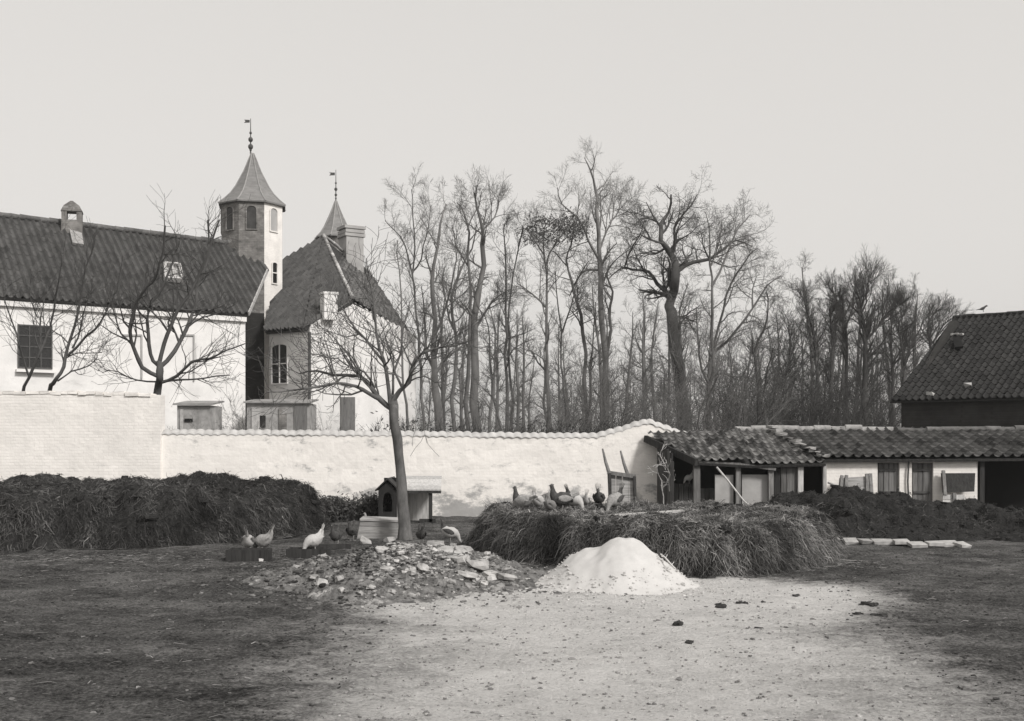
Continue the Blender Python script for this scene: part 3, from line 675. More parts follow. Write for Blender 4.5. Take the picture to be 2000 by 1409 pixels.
m = MB(); m.bar(Vector((a.x, a.y, eL.z - .22)) + nf * .06, Vector((b.x, b.y, eR.z - .22)) + nf * .06, .16, .18, tint=1); m.build('cornice', M['render'], wing)
RZ = 8.75
def ridge_pt(x, y): return P(x, y, RZ * F / (HZ - y))
rL, rR = ridge_pt(-60, 415), ridge_pt(489, 481)
# roof plane through eave line and the right ridge end
nrm = (eR - eL).cross(rR - eL).normalized()
def on_plane(x, y, p0, n):
    o = Vector((0, 0, EYE)); dv = P(x, y, 1.0) - o; t = (p0 - o).dot(n) / dv.dot(n); return o + dv * t
rLp = on_plane(-60, 414, eL, nrm); hipp = on_plane(521, 529, eL, nrm); rRp = on_plane(489, 481, eL, nrm)
poly = [eL, eR, hipp, rRp, rLp]
m = MB(); tile_roof(m, poly, eR - eL, tw=.27, tl=.38, amp=.062, step=.012, seed=3, tvar=.13); roof = m.build('roof', M['tile'], wing)
m = MB(); deck(m, poly); m.prism([rLp - Vector((0, 0, .14)), rRp - Vector((0, 0, .14)), hipp - Vector((0, 0, .14)) - nf * 1.2, eR - nf * 8 - Vector((0, 0, .1)), eL - nf * 8 - Vector((0, 0, .1))], Vector((0, 0, -.1))); m.build('roof_boards', M['wood_dark'], wing)
m = MB(); ridge(m, rLp + Vector((0, 0, .03)), rRp + Vector((0, 0, .03)), .12); ridge(m, rRp, hipp, .1); m.build('ridge_tile', M['tile_light'], wing, smooth=True)
m = MB(); m.bar(hipp + Vector((0, 0, .02)) + d * .04, eR + Vector((0, 0, .0)) + d * .04, .05, .16); m.build('verge_board', M['frame'], wing)
# brick chimney with an open hooded top on the ridge
cb = on_plane(146, 478, eL, nrm); cY = cb.y + .9
ch = MB(); cw = 38 / F * cY; cc = Vector((PX(141, cY), cY, 0)); zt = PZ(408, cY); zb = PZ(482, cY)
ch.box((cc.x, cc.y, (zb + PZ(432, cY)) / 2), (cw, .62, PZ(432, cY) - zb), rz=.3)
c_ = ch.build('chimney', M['brick'], wing)
hd = MB(); z0 = PZ(432, cY)
for s_ in (-1, 1):
    hd.box((cc.x + s_ * cw * .36 * math.cos(.3), cc.y + s_ * cw * .36 * math.sin(.3), z0 + .17), (cw * .26, .6, .34), rz=.3)
rotm = Matrix.Rotation(.3, 3, 'Z')
hd.prism([cc + rotm @ Vector((sx * cw / 2, -.33, 0)) + Vector((0, 0, z0 + zz)) for sx, zz in ((-1.05, .34), (1.05, .34), (.75, .56), (.12, .74), (-.12, .74), (-.75, .56))], rotm @ Vector((0, .66, 0)))
hd.build('hood', M['brick'], c_)
fl = MB(); q0 = on_plane(138, 480, eL, nrm); fl.prism([on_plane(x, y, eL, nrm) + nrm * -.0 for x, y in ((133, 444), (157, 447), (163, 482), (141, 478))], nrm * (.10 if nrm.z > 0 else -.10)); fl.build('mortar_flashing', M['mortar'], wing)
# skylight hatch
up_n = nrm if nrm.z > 0 else -nrm
sk = MB(); ring = [on_plane(x, y, eL, nrm) for x, y in ((320, 522), (348, 524), (354, 553), (322, 551))]; inn = [on_plane(x, y, eL, nrm) for x, y in ((325, 527), (345, 528), (349, 548), (326, 547))]
for i in range(4): sk.bar(ring[i] + up_n * .14, ring[(i + 1) % 4] + up_n * .14, .11, .2, up=up_n)
sk.bar((ring[0] + ring[1]) / 2 + up_n * .16, (ring[2] + ring[3]) / 2 + up_n * .16, .06, .12, up=up_n)
s_o = sk.build('skylight', M['frame'], wing)
pn = MB(); pn.prism([p + up_n * .08 for p in inn], up_n * .03); pn.build('pane', M['render_grey'], s_o)
# barred upper window, shallow blind recesses
def on_wall(x, y):
    return on_plane(x, y, Vector((a.x, a.y, 0)), nf)
wc = on_wall(66, 678); wL = on_wall(34, 678); wR = on_wall(102, 678); 
win(wing, (wL + wR) / 2, (wR - wL).length, on_wall(66, 636).z - on_wall(66, 721).z, d, nf, bars=(2, 3), fr='iron')
m = MB(); m.bar(on_wall(30, 724) + nf * .08, on_wall(106, 727) + nf * .08, .25, .1); m.build('window_sill', M['render'], wing)
for xa, xb, ya, yb in ((238, 276, 655, 740), (352, 378, 655, 745)):
    m = MB(); pa, pb = on_wall(xa, ya), on_wall(xb, yb)
    for q0, q1 in (((xb, ya), (xb, yb)), ((xa, ya), (xb, ya))): m.bar(on_wall(*q0) + nf * .03, on_wall(*q1) + nf * .03, .06, .06, up=nf)
    m.build('blind_window', M['render_grey'], wing)

# ---------------------------------------------------------------- stair tower
M['belfry'] = mat('recess_dark', .055, scale=3, var=.3, bump=.3)  # dark pane colour stands in for the depth of the recessed arches
TY = 50.5; tc_ = P(493, 870, TY); TR = 62 / F * TY
tower = thing('stair_tower', (tc_.x, tc_.y, 0), 'octagonal brick stair tower with arched belfry openings and a curved spire', 'tower')
def oct_pts(r, z): return [Vector((tc_.x + r * math.sin(R(q)), tc_.y - r * math.cos(R(q)), z)) for q in [-11.3 + 45 * i for i in range(8)]]
zE = PZ(404, TY); zS = PZ(610, TY)
lo, up = oct_pts(TR, 0), oct_pts(TR, zE)
# faces: 0 = front facet (-11..34), 1 = right facet (34..79), 7 = left facet
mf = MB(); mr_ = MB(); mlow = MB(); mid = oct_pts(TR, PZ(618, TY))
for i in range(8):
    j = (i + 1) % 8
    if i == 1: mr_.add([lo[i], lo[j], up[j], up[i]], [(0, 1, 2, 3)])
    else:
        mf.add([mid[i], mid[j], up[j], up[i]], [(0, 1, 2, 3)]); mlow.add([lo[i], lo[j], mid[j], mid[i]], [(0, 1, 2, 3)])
shaft = mf.build('shaft', M['brick'], tower); mr_.build('sunlit_facet', M['brick_sunlit'], tower); mlow.build('lower_shaft', M['brick_dark'], tower)  # lower shaft: bare darker brick, plus the roof's shadow put into its colour
for i in (7, 0, 1, 6):
    j = (i + 1) % 8; A, B = up[i], up[j]; rt = (B - A).normalized(); nn = Vector((rt.y, -rt.x, 0)); c = (A + B) / 2; c.z = PZ(436, TY)
    win(tower, c, .50, PZ(412, TY) - PZ(460, TY), rt, nn, arch=.8, bars=(0, 0), fr='brick' if i != 1 else 'brick_sunlit', pane='belfry' if i != 1 else 'render_grey', name='belfry_opening')
A, B = up[1], up[2]; rt = (B - A).normalized(); nn = Vector((rt.y, -rt.x, 0)); c = A.lerp(B, .55); c.z = PZ(538, TY)
win(tower, c, .36, PZ(516, TY) - PZ(560, TY), rt, nn, arch=.6, bars=(0, 1), fr='brick_sunlit', name='stair_window')
# bell-cast octagonal spire
def spire(cx, cy, z0, prof, rot, name, material, parent):
    m = MB(); vs = []; fs = []
    for r, z in prof:
        for i in range(8):
            q = R(rot + 45 * i); vs.append((cx + r * math.sin(q), cy - r * math.cos(q), z0 + z))
    for k in range(len(prof) - 1):
        for i in range(8): fs.append((k * 8 + i, k * 8 + (i + 1) % 8, (k + 1) * 8 + (i + 1) % 8, (k + 1) * 8 + i))
    fs.append(tuple(range(8))[::-1]); m.add(vs, fs); o = m.build(name, material, parent)
    h = MB()
    for i in range(8):
        q = R(rot + 45 * i); h.tubes([[(cx + (r + .01) * math.sin(q), cy - (r + .01) * math.cos(q), z0 + z) for r, z in prof[1:]]], [[.03] * (len(prof) - 1)], 5)
    h.build('hip_roll', M['slate_pale'], o)
    return o
M['slate_pale'] = mat('lead_roll', .28, rough=.6, scale=3, var=.2, bump=0)
u = TY / F
sp = spire(tc_.x, tc_.y, zE, [(68 * u, -.06), (68.5 * u, 0), (56 * u, 10 * u), (44 * u, 22 * u), (34 * u, 36 * u), (26 * u, 51 * u), (18 * u, 66 * u), (12 * u, 80 * u), (7 * u, 93 * u), (2 * u, 104 * u)], -11.3, 'spire', M['slate'], tower)
def finial(x, Y, parent, rows, ytop, vane):
    m = MB(); uu = Y / F; c = P(x, 870, Y)
    m.tubes([[(c.x, c.y, PZ(rows[0][0] + 12, Y)), (c.x, c.y, PZ(ytop, Y))]], [[.035, .014]], 8)
    for (yy, r) in rows: m.lathe((c.x, c.y, PZ(yy, Y)), [(0.005, -r * 1.1 * uu)] + [(r * uu * math.sin(q), -r * 1.1 * uu * math.cos(q)) for q in [math.pi * i / 8 for i in range(1, 8)]] + [(.005, r * 1.1 * uu)], 12)
    o = m.build('finial', M['iron'], parent, smooth=True)
    v = MB(); zz = PZ(vane, Y); v.prism([(c.x - 13 * uu, c.y, zz + 3 * uu), (c.x - 10 * uu, c.y, zz), (c.x - 13 * uu, c.y, zz - 3 * uu), (c.x - 2 * uu, c.y, zz - 2.5 * uu), (c.x - 2 * uu, c.y, zz + 2.5 * uu)], (0, .03, 0))
    v.build('weather_vane', M['iron'], o)
finial(489.5, TY, tower, [(293, 2.5), (287, 5), (273, 4.6), (260, 2.6)], 232, 237)

# second, farther turret spire behind the gabled house
T2 = 62.0; c2 = P(656, 870, T2); u2 = T2 / F
tw2 = thing('far_turret', (c2.x, c2.y, 0), 'smaller far turret whose slate spire peeps over the hipped roof', 'tower')
z2 = PZ(466, T2)
m = MB(); m.lathe((c2.x, c2.y, 0), [(34 * u2, 0), (34 * u2, z2)], 8, rz=R(10)); m.build('shaft', M['brick'], tw2)
spire(c2.x, c2.y, z2, [(42 * u2, -.05), (42 * u2, 0), (31 * u2, 11 * u2), (22 * u2, 25 * u2), (14 * u2, 42 * u2), (7 * u2, 58 * u2), (1.5 * u2, 73 * u2)], -5, 'spire', M['slate'], tw2)
finial(656, T2, tw2, [(388, 1.8), (381, 2.6), (370, 3.2), (358, 2)], 332, 340)

# ---------------------------------------------------------------- gabled house with hipped roof
M['tile_pale'] = mat('mortared_tile', .30, scale=3, var=.6, bump=.3, tint=True)
hs = thing('gabled_house', (PX(605, 46), 46, 0), 'white gabled manor house with a steep hipped pantile roof right of the tower', 'house')
Cn = P(605, 640, 46.0); Le = P(526, 646, 47.8); Ri = P(812, 655, 50.6)
dl = (Le - Cn); dl.z = 0; dr = (Ri - Cn); dr.z = 0; dln, drn = dl.normalized(), dr.normalized()
nl = Vector((-dln.y, dln.x, 0)); nl = nl if nl.y < 0 else -nl
nr_ = Vector((drn.y, -drn.x, 0)); nr_ = nr_ if nr_.y < 0 else -nr_
def on_r(x, y): return on_plane(x, y, Vector((Cn.x, Cn.y, 0)), nr_)
def on_l(x, y): return on_plane(x, y, Vector((Cn.x, Cn.y, 0)), nl)
m = MB(); m.prism([Vector((Cn.x, Cn.y, 0)), Vector((Le.x, Le.y, 0)), Le, Cn], -nl * .3); lw = m.build('side_wall', M['render'], hs)
Pk = on_r(684, 587)
gp = [Vector((Cn.x, Cn.y, 0)), Vector((Ri.x, Ri.y, 0)), on_r(812, 656), on_r(806, 650)]
# serrated verge: small steps down both rakes
def rake(x0, y0, x1, y1, n):
    out = []
    for i in range(n):
        t0, t1 = i / n, (i + .55) / n
        out += [on_r(x0 + (x1 - x0) * t0, y0 + (y1 - y0) * t0 - 2.5), on_r(x0 + (x1 - x0) * t1, y0 + (y1 - y0) * t0 - 1.0)]
    return out
poly_g = [Vector((Cn.x, Cn.y, 0)), Vector((Ri.x, Ri.y, 0))] + rake(812, 655, 684, 588, 12) + rake(684, 588, 606, 640, 8) + [Cn + drn * .02]
m = MB(); m.prism(poly_g, -nr_ * .3); m.build('gable_wall', M['render'], hs)
Ap = P(632, 460, 53.0); Bk = on_plane(552, 508, Cn, (Le - Cn).cross(Ap - Cn).normalized()); Br = P(724, 535, 56.0)
m = MB()
def tri_roof(m, tri, ud, seed, **k): tile_roof(m, tri, ud, seed=seed, **k)
ov = nl * .3
pkr = Pk + Vector((0, 0, .06)) - nr_ * -.12
tri_roof(m, [Cn + ov + Vector((0, 0, .0)), Le + ov, Bk, Ap], Le - Cn, 5, tw=.27, tl=.38, amp=.062, step=.012, tvar=.13)
tri_roof(m, [Cn + ov, Ap, pkr], Le - Cn, 6, tw=.27, tl=.38, amp=.062, step=.012, tvar=.13)
m.build('roof', M['tile'], hs)
m = MB(); tri_roof(m, [pkr, Ri + Vector((0, 0, .25)), Br, Ap], Ri - Pk, 7, tw=.25, tl=.36, amp=.03, tvar=.25); m.build('rear_roof', M['tile_light'], hs)
m = MB(); deck(m, [Cn + ov, Le + ov, Bk, Ap], .12, .12); deck(m, [pkr, Ri, Br, Ap], .12, .12); deck(m, [Cn + ov, Ap, pkr], .12, .12); m.build('roof_boards', M['wood_dark'], hs)
m = MB(); ridge(m, Ap, pkr + Vector((0, 0, .05)), .085, jit=.03); ridge(m, Ap, Br, .075, jit=.03); m.build('hip_tile', M['tile_pale'], hs, smooth=True)
# stub chimney on the near rake, stack behind
sc_ = P(642, 600, 46.6); m = MB(); m.box((sc_.x, sc_.y, (PZ(572, 46.6) + PZ(625, 46.6)) / 2), (27 / F * 46.6, .5, PZ(572, 46.6) - PZ(625, 46.6)), rz=.5, jit=.02)
m.box((sc_.x, sc_.y, PZ(574, 46.6)), (31 / F * 46.6, .58, .1), rz=.5, jit=.01); m.build('stub_chimney', M['render'], hs)
KY = 54.5; m = MB(); kc = P(686, 490, KY); m.box((kc.x, kc.y, (PZ(450, KY) + PZ(560, KY)) / 2), (36 / F * KY, .9, PZ(450, KY) - PZ(560, KY)), rz=.55)
k_o = m.build('chimney', M['render_grey'], hs); m = MB()
for yy, w_ in ((447, 44), (455, 40), (462, 42)): m.box((kc.x, kc.y, PZ(yy, KY)), (w_ / F * KY, 1.0, .14), rz=.55)
m.build('chimney_cap', M['render_grey'], k_o)
# tall mullioned window in the grey side wall, pipe, door
wl, wr = on_l(563, 711), on_l(531, 711)
win(hs, (wl + wr) / 2, (wl - wr).length, on_l(547, 672).z - on_l(547, 752).z, -dln, nl, arch=.25, bars=(1, 1), fr='render')
m = MB(); m.tubes([[tuple(Cn + nl * .06 + nr_ * .06 - Vector((0, 0, .2))), (Cn.x + nl.x * .06 + nr_.x * .06, Cn.y + nl.y * .06 + nr_.y * .06, 0)]], [[.06, .06]], 8); m.build('downpipe', M['iron'], hs)
da, db = on_r(664, 776), on_r(692, 776)
m = MB(); m.prism([Vector((da.x, da.y, 0)), Vector((db.x, db.y, 0)), db, da], nr_ * .05); m.build('door', M['door'], hs)
# low annexes seen over the wall
AY = 44.0
M['roof_grey'] = mat('weathered_roof', .26, scale=3, var=.4, bump=.2)
M['annex'] = mat('dull_plaster', .30, scale=2.5, var=.4, bump=.3, dirt=(.4, 1.4, .6, .2, None))
def annex(x0, x1, yt, Y, material, label, name='lean_to', openings=(), rt='tile', depth=1.6):
    r_ = thing(name, (PX((x0 + x1) / 2, Y), Y, 0), label, 'outbuilding'); zt = PZ(yt, Y); m = MB()
    m.box((PX((x0 + x1) / 2, Y), Y + depth / 2, zt / 2), (PX(x1, Y) - PX(x0, Y), depth, zt)); m.build('wall', M[material], r_)
    q = MB(); A = Vector((PX(x0, Y) - .1, Y - .15, zt)); B = Vector((PX(x1, Y) + .1, Y - .15, zt)); up_ = Vector((0, depth + .1, .16)); q.prism([A, B, B + up_, A + up_], (0, 0, .06)); q.build('roof', M['roof_grey'], r_)
    for (xa, xb, ya, yb, mm, nm) in openings:
        o = MB(); o.box((PX((xa + xb) / 2, Y), Y - .02, (PZ(ya, Y) + PZ(yb, Y)) / 2), (PX(xb, Y) - PX(xa, Y), .06, PZ(ya, Y) - PZ(yb, Y))); o.build(nm, M[mm], r_)
annex(346, 411, 792, 40, 'annex', 'small grey lean-to under the forked fruit tree, seen over the wall', openings=[(361, 377, 818, 824, 'black', 'vent'), (352, 358, 800, 860, 'frame', 'door')])
annex(482, 604, 788, 43.5, 'annex', 'low grey annex at the foot of the stair tower', openings=[(492, 510, 796, 880, 'frame', 'pale_door'), (508, 519, 812, 835, 'glass', 'window'), (545, 560, 798, 880, 'brick', 'pilaster'), (575, 600, 792, 880, 'door', 'door')])
annex(716, 768, 776, 52.5, 'render', 'low white extension right of the gabled house', openings=[(728, 736, 782, 806, 'render_grey', 'window'), (745, 753, 782, 806, 'render_grey', 'window')], rt='tile_light')

# ---------------------------------------------------------------- barn at the right
b_e = P(1738, 783, 36.0); bd = Vector((.77, -.64, 0)).normalized(); bn = Vector((-.64, -.77, 0)).normalized()
barn = thing('barn', (b_e.x, b_e.y, 0), 'dark barn with a steep pantile roof at the right edge', 'barn')
LB = 12.0; er = b_e + bd * LB; r0 = P(1862, 621, 36.0 + 4.4); rr_ = r0 + bd * LB
m = MB(); A = Vector((b_e.x, b_e.y, 0)) - bn * .3 + bd * .25; B = Vector((er.x, er.y, 0)) - bn * .3
m.prism([A, B, B + Vector((0, 0, er.z - .05)), A + Vector((0, 0, b_e.z - .05))], -bn * 9); m.build('wall', M['brick_dark'], barn)
gq = r0 - b_e; m = MB(); m.prism([A + Vector((0, 0, b_e.z - .06)), A - bn * 9 + Vector((0, 0, b_e.z - .06)), A - bn * 4.5 + Vector((0, 0, r0.z - .2))], bd * .2); m.build('gable', M['brick_dark'], barn)
poly = [b_e, er, rr_, r0]
m = MB(); tile_roof(m, poly, er - b_e, tw=.21, tl=.32, amp=.04, step=.02, seed=9, tvar=.25); m.build('roof', M['tile_dark'], barn)
m = MB(); deck(m, poly, .04, .05); bk_ = (r0 - b_e); bk2 = Vector((bk_.x, bk_.y, -bk_.z)); deck(m, [r0, rr_, rr_ + bk2, r0 + bk2], .1, .05); m.build('roof_boards', M['wood_dark'], barn)
m = MB(); ridge(m, r0, rr_, .09); m.build('ridge_tile', M['tile_dark'], barn, smooth=True)
bnrm = (er - b_e).cross(r0 - b_e).normalized(); bnrm = bnrm if bnrm.z > 0 else -bnrm
m = MB(); q = [on_plane(x, y, b_e, bnrm) + bnrm * .06 for x, y in ((1862, 666), (1878, 665), (1882, 684), (1866, 686))]; m.prism(q, bnrm * .08); s2 = m.build('roof_hatch', M['black'], barn)
m = MB()
for x, y in ((1856, 657), (1866, 655), (1876, 657)): m.box(on_plane(x, y, b_e, bnrm) + bnrm * .07, (.2, .1, .06), rz=-.7, jit=.03)
m.build('mortar_patch', M['mortar'], barn)
for x, y in ((1892, 756), (1818, 772)): m = MB(); m.box(on_plane(x, y, b_e, bnrm) + bnrm * .06, (.17, .16, .08), rz=-.7, jit=.05); m.build('slipped_tile', M['slab'], barn)
# ---------------------------------------------------------------- lean-to sheds along the wall
SY = 25.75                                   # eave line
shed = thing('timber_shed', (PX(1440, 26.2), 26.2, 0), 'ramshackle timber lean-to with a sagging pantile roof against the wall', 'shed')
A = P(1363, 899, SY); B = P(1614, 901, SY); C = P(1500, 843, WY - .1); Dd = P(1264, 856, WY - .1)
Cc = Vector((PX(1500, WY - .1), WY - .1, PZ(838, WY - .1))); Dd = Vector((PX(1263, WY - .1), WY - .1, PZ(853, WY - .1)))
m = MB()
mid1 = P(1440, 838, WY - .1); midE = P(1470, 905, SY)
tile_roof(m, [A, midE, mid1, Dd], B - A, tw=.19, tl=.26, amp=.03, step=.028, seed=31, tvar=.5, sag=.03)
tile_roof(m, [midE, B, Cc, mid1], B - A, tw=.19, tl=.26, amp=.03, step=.028, seed=32, tvar=.5, sag=.04)
m.build('roof', M['tile_light'], shed)
m = MB(); deck(m, [A, midE, mid1, Dd], .05, .07); deck(m, [midE, B, Cc, mid1], .05, .07); m.build('roof_boards', M['wood_dark'], shed)
m = MB(); m.bar(A - Vector((.03, 0, .05)), Dd - Vector((.03, 0, .05)), .09, .16); m.build('verge_board', M['wood_dark'], shed)
m = MB(); n_ = 9                             # loose pale verge tiles between the two roofs
for i in range(n_):
    p = Cc.lerp(B, (i + .4) / n_) + Vector((random.uniform(-.05, .05), 0, .07)); m.box(p, (.17, .22, .06), rz=.4, jit=.03, tint=random.uniform(.7, 1.3))
m.build('verge_tile', M['mortar'], shed)
FY = 25.98
def panel(root, name, x0, x1, y0, y1, material, Y=FY, th=.05, boards=1, tint=(.8, 1.2), lean=0.0, label=None):
    m = MB(); z0, z1 = max(PZ(y1, Y), .0), PZ(y0, Y)
    w_ = (PX(x1, Y) - PX(x0, Y)) / boards
    for i in range(boards):
        cx = PX(x0, Y) + w_ * (i + .5)
        m.box((cx, Y + random.uniform(-.008, .008), (z0 + z1) / 2 + random.uniform(-.012, .012)), (w_ - (.012 if boards > 1 else 0), th, z1 - z0), tint=random.uniform(*tint), jit=.006)
    o = m.build(name, M[material], root)
    if label: o['label'] = label
    return o
BOT = 1020
panel(shed, 'shade_backing', 1300, 1610, 862, BOT, 'black', Y=27.6)  # black sheet stands in for the shed's inner shade, hiding the white wall
# left end boards run back to the wall
m = MB()
e0 = Vector((PX(1312, 26.2), 26.2, 0)); e1 = Vector((PX(1283, 27.7), 27.7, 0))
for i in range(7):
    p, q = e0.lerp(e1, i / 7), e0.lerp(e1, (i + .93) / 7); zt = 1.55 + .33 * (i + .5) / 7
    m.prism([p, q, q + Vector((0, 0, zt)), p + Vector((0, 0, zt))], (.035, .02, 0), tint=random.uniform(.6, 2.6))
m.build('end_boards', M['wood_dark'], shed)
for x0, x1, mm in ((1308, 1316, 'wood_dark'), (1354, 1367, 'wood'), (1437, 1446, 'wood'), (1501, 1510, 'wood'), (1607, 1613, 'wood_pale'), (1558, 1568, 'wood_pale')):
    panel(shed, 'post', x0, x1, 902, BOT, mm, Y=FY - .05, th=.12)
m = MB(); m.bar(P(1357, 903, FY - .14), P(1440, 907, FY - .14), .06, .07); m.bar(P(1440, 907, FY - .14), P(1515, 917, FY - .14), .06, .06); m.bar(P(1515, 909, FY - .14), P(1612, 907, FY - .14), .06, .07, tint=.5); m.build('crossbeam', M['wood'], shed)
panel(shed, 'hutch_front', 1396, 1432, 928, BOT, 'render_grey', Y=FY + .06)
panel(shed, 'hutch_front', 1449, 1500, 928, BOT, 'render_grey', Y=FY + .08)
panel(shed, 'board_partition', 1316, 1354, 945, BOT, 'wood_dark', Y=26.5, boards=4, tint=(.5, 2.5))
panel(shed, 'board_partition', 1367, 1396, 955, BOT, 'wood_dark', Y=26.4, boards=3, tint=(.5, 2.5))
panel(shed, 'board_door', 1512, 1524, 908, BOT, 'wood_dark', Y=FY + .02, boards=1)
panel(shed, 'board_door', 1525, 1557, 911, BOT, 'wood', Y=FY, boards=3, tint=(.45, 1.3))
m = MB(); m.tubes([[tuple(P(1400, 913, 25.2)), tuple(P(1421, 938, 25.0)), tuple(P(1452, 978, 24.8)), tuple(P(1466, 990, 24.7))]], [[.024, .022, .02, .018]], 7)
tag(m.build('leaning_pole', M['wood_pale'], origin=P(1466, 990, 24.7), smooth=True), 'crooked bleached pole leaning before the timber shed', 'pole')
m = MB(); g = Tree(99)
g.grow(P(1308, 960, 25.9), Vector((.05, 0, 1)), 1.0, .012, 2, dict(gnarl=.25, up=.05, n={2: 5, 1: 4}, ang=(30, 70), len=(.3, .6), rmin=.005))
g.grow(P(1296, 985, 25.9), Vector((.1, 0, 1)), .9, .012, 2, dict(gnarl=.25, up=.05, n={2: 5, 1: 4}, ang=(30, 70), len=(.3, .6), rmin=.005))
m.polylines(g.out, lambda r: 4); tag(m.build('climbing_plant', M['wood_pale'], origin=G(1302, 1020)), 'dry pale climber twigs on the left corner of the timber shed', 'plant')

# whitewashed pigsties
sty = thing('pigsty_range', (PX(1760, 26.3), 26.3, 0), 'low whitewashed brick pigsty range with plank doors under a pantile roof', 'shed')
m = MB(); z1 = PZ(899, FY); segs = [(1613, 1714), (1757, 1781), (1823, 1909)]
panel(sty, 'shade_backing', 1911, 2120, 860, BOT, 'black', Y=27.4)  # black sheet added as the shade inside the open bay
for x_ in (1912, 2010): panel(sty, 'post', x_, x_ + 9, 902, BOT, 'wood_dark', Y=FY + .05, th=.12)
for x0, x1 in segs: m.box((PX((x0 + x1) / 2, FY), FY + .13, z1 / 2), (PX(x1, FY) - PX(x0, FY), .26, z1))
for x0, x1 in ((1714, 1757), (1781, 1823)): m.box((PX((x0 + x1) / 2, FY), FY + .13, z1 - .03), (PX(x1, FY) - PX(x0, FY), .25, .06))
m.build('wall', M['lime_old'], sty)
for x0, x1 in ((1715, 1756), (1782, 1822)):
    dr_ = panel(sty, 'door', x0, x1, 904, BOT, 'door', Y=FY + .1, boards=4, tint=(.75, 1.25))
    h = MB()
    for yy in (918, 962): h.bar(P(x0 + 2, yy, FY + .06), P(x1 - 6, yy, FY + .06), .03, .05)
    h.build('hinge_strap', M['iron'], dr_)
m = MB(); E0 = P(1600, 894, SY + .05); E1 = P(2120, 891, SY + .05); R0 = Vector((PX(1432, WY + .5), WY + .5, PZ(836, WY + .5))); R1 = Vector((PX(2120, WY + .5), WY + .5, PZ(838, WY + .5)))
R0 = Vector((PX(1490, WY + .5), WY + .5, PZ(839, WY + .5)))
tile_roof(m, [E0, E1, R1, R0], E1 - E0, tw=.225, tl=.29, amp=.035, seed=33, tvar=.35); m.build('roof', M['tile'], sty)
m = MB(); deck(m, [E0, E1, R1, R0], .05, .06); m.build('roof_boards', M['wood_dark'], sty)
m = MB(); ridge(m, Vector((PX(1436, WY + .45), WY + .45, PZ(840, WY + .5))), Vector((PX(1742, WY + .5), WY + .5, PZ(838, WY + .5))), .085, jit=.03); m.build('ridge_tile', M['mortar'], sty, smooth=True)
m = MB(); ridge(m, Vector((PX(1752, WY + .3), WY + .3, PZ(842, WY + .3))), R1 + Vector((0, -.1, .02)), .08, jit=.02); m.build('wall_capping', M['tile_light'], sty, smooth=True)
m = MB(); m.tubes([[tuple(P(1775, 900, FY - .05)), tuple(P(1773, 940, FY - .05)), tuple(P(1776, 1015, FY - .05))]], [[.02, .02, .02]], 6); m.build('downpipe', M['iron'], sty)
# things leaning on the sties
def rack(name, corners, mat_, slats, label, cat, Y0, Y1, posts):
    """a frame leaning on the wall: corners px (tl, tr, br, bl); top at Y1, foot at Y0"""
    r_ = thing(name, P(*corners[3], Y0), label, cat); tl, tr, br, bl = [P(*c, yy) for c, yy in zip(corners, (Y1, Y1, Y0, Y0))]
    m = MB()
    for i in range(slats):
        t0, t1 = (i + .06) / slats, (i + .94) / slats
        m.prism([tl.lerp(bl, t0), tr.lerp(br, t0), tr.lerp(br, t1), tl.lerp(bl, t1)], (0, .03, 0), tint=random.uniform(.75, 1.25))
    m.build('boards', M[mat_], r_); m = MB()
    for t_ in posts: m.bar(tl.lerp(tr, t_) + Vector((0, -.03, .03)), bl.lerp(br, t_) + Vector((0, -.03, -.03)), .07, .05, up=(0, -1, 0))
    m.build('battens', M['wood'], r_); return r_
rack('leaning_hurdle', [(1640, 932), (1702, 928), (1708, 1000), (1634, 1004)], 'wood_h', 2, 'grey board frame leaning on the white sty wall left of its doors', 'board', 25.42, 25.77, (.06, .2, .84, .95))
rack('trough_lid', [(1838, 922), (1905, 922), (1903, 963), (1842, 965)], 'wood_dark', 1, 'dark plank lid hung on the white sty wall beside the right door', 'board', 25.68, 25.88, (.05,))
rack('slatted_crate', [(1842, 966), (1884, 966), (1886, 1018), (1840, 1018)], 'wood_pale', 5, 'pale slatted crate under the dark plank lid', 'crate', 25.55, 25.65, (.5,))

